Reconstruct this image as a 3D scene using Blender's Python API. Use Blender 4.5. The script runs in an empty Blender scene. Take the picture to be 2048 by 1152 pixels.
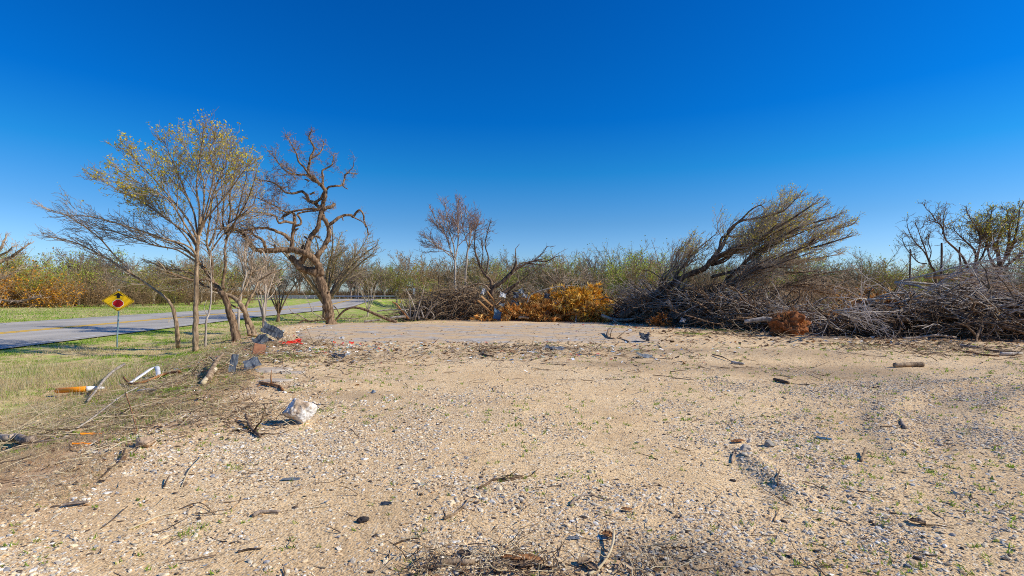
import bpy, bmesh, math, random
import numpy as np
from mathutils import Vector

R = random.Random(11)
rng = np.random.default_rng(7)
SC = bpy.context.scene
COL = SC.collection
F = 1024.0            # focal length in pixels of a 2048 wide frame
CH = 1.6              # camera height
HZ = 592.0            # row of the horizon

# ------------------------------------------------------------------ materials
def nt(name):
    m = bpy.data.materials.new(name); m.use_nodes = True
    t = m.node_tree; b = t.nodes['Principled BSDF']
    b.inputs['Roughness'].default_value = 0.9
    if 'Specular IOR Level' in b.inputs: b.inputs['Specular IOR Level'].default_value = 0.2
    return m, t, b
def node(t, kind, **kw):
    n = t.nodes.new(kind)
    for k, v in kw.items(): setattr(n, k, v)
    return n
def noise(t, scale, detail=6, rough=0.6, coord='Object', stretch=None, dist=0.0):
    tc = node(t, 'ShaderNodeTexCoord'); src = tc.outputs[coord]
    if stretch:
        mp = node(t, 'ShaderNodeMapping'); mp.inputs['Scale'].default_value = stretch
        t.links.new(src, mp.inputs['Vector']); src = mp.outputs['Vector']
    n = node(t, 'ShaderNodeTexNoise'); n.inputs['Scale'].default_value = scale
    n.inputs['Detail'].default_value = detail; n.inputs['Roughness'].default_value = rough
    n.inputs['Distortion'].default_value = dist
    t.links.new(src, n.inputs['Vector'])
    return n
def ramp(t, fac, stops):
    r = node(t, 'ShaderNodeValToRGB'); e = r.color_ramp.elements
    while len(e) < len(stops): e.new(0.5)
    for i, (p, c) in enumerate(stops):
        e[i].position = p; e[i].color = (*c, 1) if len(c) == 3 else c
    t.links.new(fac, r.inputs['Fac']); return r
def mixc(t, fac, a, b, mode='MIX'):
    m = node(t, 'ShaderNodeMix', data_type='RGBA', blend_type=mode)
    for s, v in ((0, fac), (6, a), (7, b)):
        if hasattr(v, 'links') or hasattr(v, 'is_output'): t.links.new(v, m.inputs[s])
        elif s == 0: m.inputs[0].default_value = v
        else: m.inputs[s].default_value = (*v, 1)
    return m.outputs[2]
def math_(t, op, a, b=None, clamp=False):
    m = node(t, 'ShaderNodeMath', operation=op); m.use_clamp = clamp
    for i, v in enumerate((a, b)):
        if v is None: continue
        if hasattr(v, 'is_output'): t.links.new(v, m.inputs[i])
        else: m.inputs[i].default_value = v
    return m.outputs[0]
def bump(t, b, h, strength, dist=0.02):
    n = node(t, 'ShaderNodeBump'); n.inputs['Strength'].default_value = strength
    n.inputs['Distance'].default_value = dist
    t.links.new(h, n.inputs['Height']); t.links.new(n.outputs[0], b.inputs['Normal']); return n
def m_noise(name, stops, scale, bump_s=0.0, rough=0.9, stretch=None, detail=6, dist=0.02, metal=0.0, hue_rand=0.0):
    m, t, b = nt(name); n = noise(t, scale, detail, stretch=stretch)
    r = ramp(t, n.outputs['Fac'], stops); out = r.outputs['Color']
    if hue_rand:
        oi = node(t, 'ShaderNodeObjectInfo'); h = node(t, 'ShaderNodeHueSaturation')
        v = math_(t, 'MULTIPLY_ADD', oi.outputs['Random'], hue_rand); v.node.inputs[2].default_value = 1 - hue_rand * .5
        t.links.new(v, h.inputs['Value']); t.links.new(out, h.inputs['Color']); out = h.outputs['Color']
    t.links.new(out, b.inputs['Base Color']); b.inputs['Roughness'].default_value = rough
    b.inputs['Metallic'].default_value = metal
    if bump_s: bump(t, b, n.outputs['Fac'], bump_s, dist)
    return m
def m_attr(name, rough=0.9, transl=0.0, var=None):
    m, t, b = nt(name); a = node(t, 'ShaderNodeAttribute', attribute_name='Col')
    out = a.outputs['Color']
    if var:
        n = noise(t, var, 3); r = ramp(t, n.outputs['Fac'], [(0.3, (.62, .6, .58)), (0.7, (1.12, 1.12, 1.12))])
        out = mixc(t, 1.0, out, r.outputs['Color'], 'MULTIPLY')
    t.links.new(out, b.inputs['Base Color'])
    b.inputs['Roughness'].default_value = rough
    if transl:
        tr = node(t, 'ShaderNodeBsdfTranslucent'); t.links.new(out, tr.inputs['Color'])
        mx = node(t, 'ShaderNodeMixShader'); mx.inputs[0].default_value = transl
        t.links.new(b.outputs[0], mx.inputs[1]); t.links.new(tr.outputs[0], mx.inputs[2])
        t.links.new(mx.outputs[0], t.nodes['Material Output'].inputs['Surface'])
    return m
M = {}
def bark(name, dark, light, scale=14, bs=0.6):
    M[name] = m_noise(name, [(0.36, dark), (0.5, tuple((a + b) / 2 for a, b in zip(dark, light))), (0.62, light)], scale * .62, bs, stretch=(1, 1, .3), dist=.05, detail=9)
bark('bark_brown', (.055, .032, .018), (.34, .225, .135), 16, 1.0)
bark('bark_tan', (.13, .085, .05), (.46, .33, .205), 16, .8)
bark('bark_pale', (.2, .165, .13), (.58, .50, .41), 9)
bark('bark_dark', (.035, .024, .017), (.25, .17, .11), 12, .8)
bark('bark_grey', (.15, .11, .08), (.56, .44, .33), 12)
bark('bark_rust', (.12, .05, .022), (.5, .24, .095), 12)
def woods(name, dark, light):
    M[name] = m_noise(name, [(0.3, dark), (0.7, light)], 1.3, 0, hue_rand=.5)
woods('twig_brown', (.25, .185, .12), (.56, .445, .31))
woods('twig_grey', (.30, .22, .155), (.64, .50, .36))
woods('twig_olive', (.24, .18, .07), (.52, .42, .19))
woods('twig_dark', (.09, .06, .04), (.27, .19, .125))
M['leaf'] = m_attr('leaf', .7, .45)
M['soup'] = m_attr('soup', .9)
M['stone'] = m_attr('stone', .92, 0, 60)

# ------------------------------------------------------------------ mesh building
def mesh_np(name, V, faces, mats, col=None, smooth=False, midx=None):
    """faces: list of integer arrays (m,k)"""
    me = bpy.data.meshes.new(name)
    V = np.asarray(V, dtype=np.float32)
    me.vertices.add(len(V)); me.vertices.foreach_set('co', V.ravel())
    li = np.concatenate([f.ravel() for f in faces]).astype(np.int32)
    tot = np.concatenate([np.full(len(f), f.shape[1], np.int32) for f in faces])
    st = np.concatenate([[0], np.cumsum(tot)[:-1]]).astype(np.int32)
    me.loops.add(len(li)); me.loops.foreach_set('vertex_index', li)
    me.polygons.add(len(tot)); me.polygons.foreach_set('loop_start', st)
    try: me.polygons.foreach_set('loop_total', tot)
    except Exception: pass
    if midx is not None: me.polygons.foreach_set('material_index', midx.astype(np.int32))
    me.update(calc_edges=True)
    if smooth: me.polygons.foreach_set('use_smooth', np.ones(len(tot), bool))
    else: me.polygons.foreach_set('use_smooth', np.zeros(len(tot), bool))
    for m in (mats if isinstance(mats, (list, tuple)) else [mats]): me.materials.append(m)
    if col is not None:
        a = me.color_attributes.new('Col', 'FLOAT_COLOR', 'POINT')
        c = np.ones((len(V), 4), np.float32); c[:, :3] = col; a.data.foreach_set('color', c.ravel())
    me.validate()
    return me
def link(name, me, parent=None, loc=None):
    o = bpy.data.objects.new(name, me); COL.objects.link(o)
    if parent is not None: o.parent = parent
    if loc is not None: o.location = loc
    return o
def tag(o, label=None, cat=None, group=None, kind=None):
    if label: o['label'] = label
    if cat: o['category'] = cat
    if group: o['group'] = group
    if kind: o['kind'] = kind
    return o
def empty(name, loc, label=None, cat=None, group=None):
    o = bpy.data.objects.new(name, None); COL.objects.link(o); o.location = loc
    o.empty_display_size = .2
    return tag(o, label, cat, group)

class Tubes:
    def __init__(s): s.b = {}; s.tips = []; s.n = 0
    def add(s, pts, rad, sides=4):
        s.b.setdefault((len(pts), sides), []).append((pts, rad)); s.n += 1
    def arrays(s, off=(0, 0, 0)):
        VV, FF, base = [], [], 0
        off = np.array(off)
        for (n, k), L in s.b.items():
            P = np.array([l[0] for l in L], float) - off; Rr = np.array([l[1] for l in L], float)
            m = len(L)
            Tn = np.gradient(P, axis=1); Tn /= np.linalg.norm(Tn, axis=2, keepdims=True) + 1e-9
            mean = np.abs(Tn.mean(axis=1)); ax = np.argmin(mean, axis=1)
            ref = np.eye(3)[ax][:, None, :]
            U = np.cross(Tn, np.broadcast_to(ref, Tn.shape)); U /= np.linalg.norm(U, axis=2, keepdims=True) + 1e-9
            W = np.cross(Tn, U)
            a = np.arange(k) / k * 2 * np.pi
            ring = P[:, :, None, :] + Rr[:, :, None, None] * (U[:, :, None, :] * np.cos(a)[None, None, :, None] + W[:, :, None, :] * np.sin(a)[None, None, :, None])
            VV.append(ring.reshape(-1, 3))
            idx = base + np.arange(m * n * k).reshape(m, n, k)
            A = idx[:, :-1, :]; B = np.roll(A, -1, axis=2); D = idx[:, 1:, :]; Cc = np.roll(D, -1, axis=2)
            FF.append(np.stack([A, B, Cc, D], -1).reshape(-1, 4))
            if k > 4:
                FF.append(idx[:, 0, ::-1].reshape(-1, k)); FF.append(idx[:, -1, :].reshape(-1, k))
            base += m * n * k
        return np.concatenate(VV), FF
    def mesh(s, name, mat, off=(0, 0, 0)):
        V, FF = s.arrays(off); return mesh_np(name, V, FF, mat, smooth=True)

def leaf_arrays(pts, size, cols, aspect=1.6, droop=None, n_each=1, spread=0.0):
    P = np.repeat(np.asarray(pts, float).reshape(-1, 3), n_each, axis=0)
    m = len(P)
    P = P + rng.normal(0, 1, (m, 3)) * spread
    d = rng.normal(0, 1, (m, 3))
    if droop is not None: d = d * .6 + np.array(droop)
    d /= np.linalg.norm(d, axis=1, keepdims=True) + 1e-9
    u = np.cross(d, rng.normal(0, 1, (m, 3))); u /= np.linalg.norm(u, axis=1, keepdims=True) + 1e-9
    s = size * rng.uniform(.6, 1.35, (m, 1))
    a = P; b = P + d * s * aspect * .5 + u * s * .5; c = P + d * s * aspect; e = P + d * s * aspect * .5 - u * s * .5
    V = np.stack([a, b, c, e], 1).reshape(-1, 3)
    Fc = np.arange(m * 4).reshape(m, 4)
    cols = np.asarray(cols, float)
    ci = cols[rng.integers(0, len(cols), m)] * rng.uniform(.7, 1.25, (m, 1))
    return V, Fc, np.repeat(ci, 4, axis=0)
def blades(P, h, w, cols, lean=.35, bias=(0, 0, 0)):
    m = len(P)
    h = np.broadcast_to(np.asarray(h, float), (m,))[:, None] * rng.uniform(.5, 1.3, (m, 1))
    w = np.broadcast_to(np.asarray(w, float), (m,))[:, None]
    d = np.concatenate([rng.normal(0, lean, (m, 2)), np.ones((m, 1))], 1) + np.array(bias)
    d /= np.linalg.norm(d, axis=1, keepdims=True)
    a = rng.uniform(0, 2 * np.pi, m); u = np.stack([np.cos(a), np.sin(a), 0 * a], 1)
    V = np.stack([P - u * w, P + u * w, P + d * h], 1).reshape(-1, 3)
    cols = np.asarray(cols, float)
    if cols.ndim == 2 and len(cols) != m: cols = cols[rng.integers(0, len(cols), m)]
    c = cols * rng.uniform(.7, 1.25, (m, 1))
    return V, np.arange(m * 3).reshape(m, 3), np.repeat(c, 3, axis=0)

# ------------------------------------------------------------------ growth of branches
def norm(v):
    l = math.sqrt(v[0] * v[0] + v[1] * v[1] + v[2] * v[2]) or 1e-9
    return (v[0] / l, v[1] / l, v[2] / l)
def cone(d, ang, rnd):
    """direction at angle ang from d, random azimuth"""
    while True:
        q = (rnd.gauss(0, 1), rnd.gauss(0, 1), rnd.gauss(0, 1))
        k = q[0] * d[0] + q[1] * d[1] + q[2] * d[2]
        u = (q[0] - k * d[0], q[1] - k * d[1], q[2] - k * d[2])
        l = math.sqrt(u[0] ** 2 + u[1] ** 2 + u[2] ** 2)
        if l > 1e-3: break
    c, s = math.cos(ang), math.sin(ang) / l
    return (d[0] * c + u[0] * s, d[1] * c + u[1] * s, d[2] * c + u[2] * s)
def kinds(**k):
    b = dict(seg=[6, 5, 4, 3, 3], w=[.15, .18, .22, .25, .25], trop=(0, 0, .05), n=[2, 2.2, 3, 3.5, 3], ang=(25, 55),
             ratio=(.45, .75), maxlev=3, rr=.6, rmin=.006, taper=.35, flow=None, flowk=.0, lmin=.25, sides=[8, 6, 4, 3, 3], cap=22)
    b.update(k); return b
def branch(T, p, d, L, r, lev, K, rnd):
    n = K['seg'][lev]; st = L / n; w = K['w'][lev]; tr = K['trop']
    pts = [p]; rad = [r]; r1 = max(r * K['taper'], K['rmin'] * .6)
    fl, fk = K['flow'], K['flowk']
    for i in range(n):
        d = (d[0] + rnd.gauss(0, w) + tr[0], d[1] + rnd.gauss(0, w) + tr[1], d[2] + rnd.gauss(0, w) + tr[2])
        if fl: d = (d[0] + fl[0] * fk * .4, d[1] + fl[1] * fk * .4, d[2] + fl[2] * fk * .4)
        d = norm(d)
        p = (p[0] + d[0] * st, p[1] + d[1] * st, p[2] + d[2] * st)
        pts.append(p); rad.append(r + (r1 - r) * (i + 1) / n)
    T.add(pts, rad, K['sides'][lev])
    if lev < K['maxlev']: spawn(T, pts, rad, L, lev, K, rnd, K.get('t0', .2))
    else: T.tips.append(pts[-1]); T.tips.append(pts[len(pts) // 2])
DENS = 1.75
def spawn(T, pts, rad, L, lev, K, rnd, t0=.25, clen=None, dens=1.0):
    dens = dens * (DENS if lev < 3 else 1)
    n = min(K['cap'], max(1, int(L * K['n'][lev] * dens + rnd.random())))
    if clen: n = max(1, int(L * K['n'][lev] * dens + rnd.random()))
    m = len(pts) - 1; fl, fk = K['flow'], K['flowk']
    for j in range(n):
        t = t0 + (1 - t0) * (j + rnd.random()) / n
        x = t * m; i = min(int(x), m - 1); f = x - i
        a, b = pts[i], pts[i + 1]
        p = (a[0] + (b[0] - a[0]) * f, a[1] + (b[1] - a[1]) * f, a[2] + (b[2] - a[2]) * f)
        d = norm((b[0] - a[0], b[1] - a[1], b[2] - a[2]))
        c = cone(d, math.radians(rnd.uniform(*K['ang'])), rnd)
        if fl: c = norm((c[0] * (1 - fk) + fl[0] * fk, c[1] * (1 - fk) + fl[1] * fk, c[2] * (1 - fk) + fl[2] * fk))
        if c[2] < -.35 and not K.get('down'): c = norm((c[0], c[1], c[2] * .2))
        if clen: Lc = rnd.uniform(*clen) * (1 - .72 * t)
        else: Lc = L * rnd.uniform(*K['ratio']) * (1 - .4 * t)
        Lc = max(Lc, K['lmin'])
        rp = rad[i] + (rad[i + 1] - rad[i]) * f
        rc = max(min(rp * K['rr'], .012 * Lc + .006), K['rmin'])
        branch(T, p, c, Lc, rc, lev + 1, K, rnd)
def crom(P, per=4):
    P = [np.array(p, float) for p in P]; out = []
    Q = [2 * P[0] - P[1]] + P + [2 * P[-1] - P[-2]]
    for i in range(1, len(Q) - 2):
        for k in range(per):
            t = k / per
            out.append(.5 * ((2 * Q[i]) + (-Q[i - 1] + Q[i + 1]) * t + (2 * Q[i - 1] - 5 * Q[i] + 4 * Q[i + 1] - Q[i + 2]) * t * t + (-Q[i - 1] + 3 * Q[i] - 3 * Q[i + 1] + Q[i + 2]) * t ** 3))
    out.append(P[-1]); return [tuple(p) for p in out]
CROP = {0: (0, 0, 1.0), 1: (0, 200, 2.2154), 2: (380, 220, 2.304), 3: (340, 420, 4.1143), 4: (800, 360, 3.2), 5: (1180, 350, 3.1138), 6: (1600, 380, 3.388), 7: (500, 540, 5.12), 8: (900, 540, 5.689), 9: (1200, 530, 4.2667)}
def pix(c, x, y): a, b, s = CROP[c]; return a + x / s, b + y / s
def at(px, py, d): return ((px - 1024) / F * d, d, CH + (HZ - py) / F * d)
def limb(T, c, P, d0, d1, r0, r1, K=None, rnd=None, clen=None, t0=.3, dens=1.0, sides=8, wob=0.0, lev=0, tip=True, per=4, snap=True):
    """a limb through points read off one view of the tree, running from depth d0 to d1"""
    n = len(P); W = []
    for i, (x, y) in enumerate(P):
        d = d0 + (d1 - d0) * i / (n - 1) + (R.gauss(0, wob) if 0 < i < n - 1 else 0)
        W.append(at(*pix(c, x, y), d))
    pts = crom(W, per); m = len(pts)
    rad = [(r0 + (r1 - r0) * (i / (m - 1)) ** .85) * R.uniform(.93, 1.07) for i in range(m)]
    if r0 > .035 and m > 6:      # knots, kinks and swellings
        pts = [pts[0]] + [tuple(c_ + R.gauss(0, rad[i] * .10) for c_ in pts[i]) for i in range(1, m - 1)] + [pts[-1]]
        rad = [q * R.uniform(.91, 1.12) for q in rad]
    T.add(pts, rad, sides)
    L = sum(math.dist(pts[i], pts[i + 1]) for i in range(m - 1))
    if K:
        spawn(T, pts, rad, L, lev, K, rnd, t0, clen, dens)
        if tip and clen:
            d = norm(tuple(pts[-1][k] - pts[-2][k] for k in range(3)))
            for _ in range(3):
                branch(T, pts[-1], cone(d, math.radians(rnd.uniform(5, 25)), rnd), rnd.uniform(*clen) * .7, max(r1 * .8, K['rmin']), lev + 1, K, rnd)
    return pts, rad
# ------------------------------------------------------------------ terrain
def vn(x, y, seed=0):
    x = np.asarray(x, float); y = np.asarray(y, float)
    ix = np.floor(x).astype(np.int64); iy = np.floor(y).astype(np.int64)
    fx = x - ix; fy = y - iy; fx = fx * fx * (3 - 2 * fx); fy = fy * fy * (3 - 2 * fy)
    def h(a, b):
        n = (a * 374761393 + b * 668265263 + seed * 974711) & 0xffffffff
        n = ((n ^ (n >> 13)) * 1274126177) & 0xffffffff
        return ((n ^ (n >> 16)) & 0xffff) / 65535.0
    return (h(ix, iy) * (1 - fx) + h(ix + 1, iy) * fx) * (1 - fy) + (h(ix, iy + 1) * (1 - fx) + h(ix + 1, iy + 1) * fx) * fy
def fbm(x, y, seed=0, o=4):
    s = 0; a = .5
    for i in range(o): s = s + a * vn(x * 2 ** i, y * 2 ** i, seed + i * 17); a *= .5
    return s / (1 - .5 ** o)
def sm(t): t = np.clip(t, 0, 1); return t * t * (3 - 2 * t)
def lerp(a, b, t): return a + (b - a) * t
NY = np.array([-40, -10, 5, 12, 19.3, 27, 36.6, 51, 68, 90, 120, 400.]); NX = np.array([-11, -14, -17, -18.2, -19.3, -20.6, -22.3, -24.6, -26, -28, -29.5, -40.])
def road_near(y): return np.interp(y, NY, NX)
def pad_edge(x, y): return np.interp(y, [-40, 0, 3, 5, 8, 11, 15, 20, 24, 30, 40], [-3.6, -3.6, -3.7, -4.0, -4.6, -5.9, -7.6, -9.6, -11.2, -12.6, -14]) + .5 * (fbm(x * .9, y * .9, 5, 3) - .5)
RW = 9.5
YC = 117.0
def slab_mask(x, y):
    return sm((x - pad_edge(x, y) - .7) / 1.0) * sm((x + 10.6) / 1.2) * sm((6.6 - x) / 1.6) * sm((y - 16.6) / 1.6) * sm((29.6 - y) / .6)
def lift(x, y):
    return .9 * sm((17 - np.abs(y - YC)) / 11) * sm((-5 - x) / 6)
def creek(x, y):
    return 2.6 * sm(1 - np.abs(x + 53) / 6.5) * sm(1 - np.abs(y - YC) / 16)
def zroad(u, y):
    return lerp(-.42, -.06, u) * (1 - sm((y - 80) / 32)) + .86 * sm((y - 86) / 26)
def zg(x, y, fine=True):
    x = np.asarray(x, float); y = np.asarray(y, float)
    xe = pad_edge(x, y); s = xe - x
    A = sm((s + .5) / 4.8)
    B = sm((y - 30.2) / 6.5) * sm((-5 - x) / 4.5)
    drop = .6 * (1 - (1 - A) * (1 - .8 * B))
    pad = -drop
    n = (fbm(x * .22, y * .22, 3) - .5) * .10 + (fbm(x * .9, y * .9, 9) - .5) * .055
    # wheel ruts swinging round on the open gravel
    rr = np.hypot(x - 12.5, y - 1.0)
    rut = 0
    for rad in (5.2, 6.2, 7.2, 8.0, 9.1):
        rut = rut - .05 * np.exp(-((rr - rad) / .25) ** 2) + .045 * np.exp(-((rr - rad - .42) / .2) ** 2)
    rut = rut * sm((x - 1.5) / 3) * sm((y - 1) / 2) * (.15 + .75 * sm((fbm(x * .5, y * .5, 401, 3) - .35) * 4))
    rut = rut + .05 * np.exp(-((x - 2.35 - .10 * (y - 5)) / .12) ** 2) * sm((5.6 - y) / .5) * sm((y - 3.8) / .4)
    n = n + rut
    # hollow and hump on the pad
    n = n - .10 * np.exp(-(((x - 6.5) / 2.2) ** 2 + ((y - 11.2) / 1.6) ** 2)) + .16 * np.exp(-(((x - 7.6) / 2.6) ** 2 + ((y - 14) / 1.0) ** 2))
    n = n + .14 * np.exp(-(((x + 6.2) / 1.6) ** 2 + ((y - 12.3) / 2.2) ** 2)) + .08 * np.exp(-(((x + 3.5) / 1.0) ** 2 + ((y - 9.0) / .6) ** 2)) - .06 * np.exp(-(((x + 3.4) / .8) ** 2 + ((y - 8) / .4) ** 2))
    n = n + A * ((fbm(x * 1.7, y * 1.7, 21) - .5) * .12)
    n = n * (1 - .93 * slab_mask(x, y)) * sm((x - (road_near(y) + .2)) / 2.5)
    z = pad + n
    xn = road_near(y); xf = xn - RW; t = x - xn
    u = np.clip((xn - x) / RW, 0, 1)
    zr = zroad(u, y)
    k = sm(1 - t / 3.2)
    z = z * (1 - k) + (zr - .022 - .0007 * np.maximum(y, 0)) * k
    out = xf - x
    zo = zroad(1.0, y) + .28 * sm(out / 22) - .12 * sm(out / 1.5) * (1 - sm((out - 1.5) / 6)) + (fbm(x * .3, y * .3, 31) - .5) * .2 * sm(out / 3)
    z = np.where(out > 0, zo - .05 * sm(1 - out / 2), z)
    L = lift(x, y)
    inside = (out <= 0) & (t <= 0)
    z = np.where(inside, z, np.maximum(z, z * (1 - L / .9) + L))
    z = z - creek(x, y)
    far = sm((np.hypot(x, y) - 150) / 400)
    return z + far * 3.0
_gx = np.arange(-75, 75.01, .25); _gy = np.arange(-6, 150.01, .25)
_GZ = zg(*np.meshgrid(_gx, _gy)).tolist()
_hx = np.arange(-20, 20.01, .06); _hy = np.arange(1, 12.31, .06)
_HZ = zg(*np.meshgrid(_hx, _hy)).tolist()
def Z(x, y):
    if -20 < x < 19.8 and 1 < y <= 12.2:
        a = (x + 20) / .06; b = (y - 1) / .06; i = int(a); j = int(b); a -= i; b -= j
        r0 = _HZ[j]; r1 = _HZ[j + 1]
        return (r0[i] * (1 - a) + r0[i + 1] * a) * (1 - b) + (r1[i] * (1 - a) + r1[i + 1] * a) * b
    if -75 < x < 74.7 and 12 < y < 149.7:      # table of heights, fast enough for every twig
        a = (x + 75) * 4; b = (y + 6) * 4; i = int(a); j = int(b); a -= i; b -= j
        r0 = _GZ[j]; r1 = _GZ[j + 1]
        return (r0[i] * (1 - a) + r0[i + 1] * a) * (1 - b) + (r1[i] * (1 - a) + r1[i + 1] * a) * b
    return float(zg(np.array([x]), np.array([y]))[0])
def on(px, py, dmin=1.5):
    """where the sight line through a point of the picture meets the terrain"""
    k = (HZ - py) / F; q = (px - 1024) / F
    ds = np.exp(np.linspace(math.log(dmin), math.log(140), 900))
    g = CH + k * ds - zg(q * ds, ds)
    i = np.argmax(g <= 0)
    d = ds[i] if g[i] <= 0 else 60.0
    if i > 0:
        a, b = ds[i - 1], ds[i]; d = a + (b - a) * g[i - 1] / (g[i - 1] - g[i] + 1e-9)
    return (q * d, d, Z(q * d, d))
def grass_w(x, y):
    s = pad_edge(x, y) - x
    a = sm((s - .6) / 2.6) * (1 - .85 * sm((s - .2) / .1) * 0)
    dirt = np.exp(-(((x + 7.2) / 2.0) ** 2 + ((y - 13.0) / 3.2) ** 2))
    a = a * (1 - .9 * np.clip(dirt, 0, 1))
    near = sm((9.5 - y) / 4)
    a = a * (1 - .45 * near)
    B = sm((y - 30.5) / 3) * sm((-5 - x) / 4)
    c = sm((y - 36) / 8)
    return np.clip(np.maximum(np.maximum(a, B), c), 0, 1)

# ------------------------------------------------------------------ ground sheet
def ground_mat():
    m, t, b = nt('earth')
    zc = node(t, 'ShaderNodeAttribute', attribute_name='Col'); sp = node(t, 'ShaderNodeSeparateColor'); t.links.new(zc.outputs['Color'], sp.inputs[0])
    n1 = noise(t, .55, 8, .65); n2 = noise(t, 9, 8, .7); n3 = noise(t, 70, 4, .7)
    sand = ramp(t, n1.outputs['Fac'], [(.3, (.60, .42, .24)), (.48, (.79, .58, .35)), (.7, (.86, .66, .43))])
    v = ramp(t, n2.outputs['Fac'], [(.25, (.66, .64, .62)), (.5, (1, 1, 1)), (.75, (1.15, 1.13, 1.1))])
    c = mixc(t, 1.0, sand.outputs['Color'], v.outputs['Color'], 'MULTIPLY')
    # fine grit: a stone colour per cell, dark specks painted for small pebble shadows
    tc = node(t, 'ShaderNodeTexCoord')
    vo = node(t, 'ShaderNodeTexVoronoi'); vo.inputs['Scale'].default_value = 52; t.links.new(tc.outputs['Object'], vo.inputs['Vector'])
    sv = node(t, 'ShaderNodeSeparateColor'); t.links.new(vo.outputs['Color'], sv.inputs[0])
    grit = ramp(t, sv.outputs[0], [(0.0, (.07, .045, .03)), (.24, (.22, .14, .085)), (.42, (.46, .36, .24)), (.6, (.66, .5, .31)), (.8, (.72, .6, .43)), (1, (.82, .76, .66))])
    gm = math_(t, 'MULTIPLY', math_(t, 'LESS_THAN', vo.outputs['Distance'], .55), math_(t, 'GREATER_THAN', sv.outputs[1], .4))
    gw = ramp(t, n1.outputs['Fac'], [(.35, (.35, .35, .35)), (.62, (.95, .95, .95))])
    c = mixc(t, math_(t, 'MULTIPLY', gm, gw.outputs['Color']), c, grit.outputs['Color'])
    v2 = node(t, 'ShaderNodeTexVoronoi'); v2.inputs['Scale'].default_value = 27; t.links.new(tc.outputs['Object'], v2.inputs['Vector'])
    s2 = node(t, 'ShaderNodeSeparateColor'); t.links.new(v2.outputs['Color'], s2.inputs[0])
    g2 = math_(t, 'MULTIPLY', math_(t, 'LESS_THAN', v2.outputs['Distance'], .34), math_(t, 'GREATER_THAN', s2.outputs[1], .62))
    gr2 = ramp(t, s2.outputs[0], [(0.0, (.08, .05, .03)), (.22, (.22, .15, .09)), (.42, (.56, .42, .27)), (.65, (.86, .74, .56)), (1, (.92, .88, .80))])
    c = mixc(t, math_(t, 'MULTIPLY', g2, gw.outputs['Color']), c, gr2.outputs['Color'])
    n5 = noise(t, .16, 5, .6); stn = ramp(t, n5.outputs['Fac'], [(.36, (.80, .78, .77)), (.5, (1, 1, 1)), (.66, (1.08, 1.07, 1.05))])
    c = mixc(t, 1.0, c, stn.outputs['Color'], 'MULTIPLY')
    # greyer stone towards the far drive
    c = mixc(t, math_(t, 'MULTIPLY', math_(t, 'MULTIPLY', sp.outputs[2], n2.outputs['Fac']), 1.6, clamp=True), c, (.33, .24, .16))
    # brown loam on the bank
    br = ramp(t, n2.outputs['Fac'], [(.25, (.28, .16, .085)), (.5, (.60, .40, .235)), (.75, (.80, .60, .39))])
    c = mixc(t, sp.outputs[1], c, br.outputs['Color'])
    # grass: green, straw and thatch patches
    ng = noise(t, .9, 8, .75); nh = noise(t, 6, 6, .8)
    gr = ramp(t, nh.outputs['Fac'], [(.3, (.10, .17, .02)), (.5, (.27, .43, .045)), (.7, (.42, .57, .09))])
    st = ramp(t, nh.outputs['Fac'], [(.25, (.25, .18, .09)), (.5, (.60, .48, .26)), (.72, (.80, .67, .42))])
    gs = ramp(t, ng.outputs['Fac'], [(.45, (0, 0, 0)), (.62, (1, 1, 1))])
    gb = math_(t, 'ADD', ng.outputs['Fac'], math_(t, 'MULTIPLY', sp.outputs[2], .13)); t.links.new(gb, gs.inputs['Fac'])
    g = mixc(t, gs.outputs['Color'], gr.outputs['Color'], st.outputs['Color'])
    gw2 = math_(t, 'ADD', sp.outputs[0], math_(t, 'MULTIPLY_ADD', nh.outputs['Fac'], .9)); gw2.node.inputs[0].default_value = 0
    k = math_(t, 'MULTIPLY_ADD', nh.outputs['Fac'], 1.0); k.node.inputs[2].default_value = -.5
    gw3 = math_(t, 'MULTIPLY', math_(t, 'ADD', sp.outputs[0], math_(t, 'MULTIPLY', k, math_(t, 'MULTIPLY', sp.outputs[0], 2.2)), clamp=True), 1.0, clamp=True)
    c = mixc(t, gw3, c, g)
    c = mixc(t, 1.0, c, (1.10, 1.05, .91), 'MULTIPLY')
    t.links.new(c, b.inputs['Base Color'])
    hb = math_(t, 'ADD', math_(t, 'MULTIPLY', n2.outputs['Fac'], 1.5), math_(t, 'ADD', math_(t, 'MULTIPLY', math_(t, 'SUBTRACT', .6, vo.outputs['Distance']), .55), math_(t, 'MULTIPLY', n3.outputs['Fac'], .4)))
    bump(t, b, hb, .55, .02); b.inputs['Roughness'].default_value = .95
    return m
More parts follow.
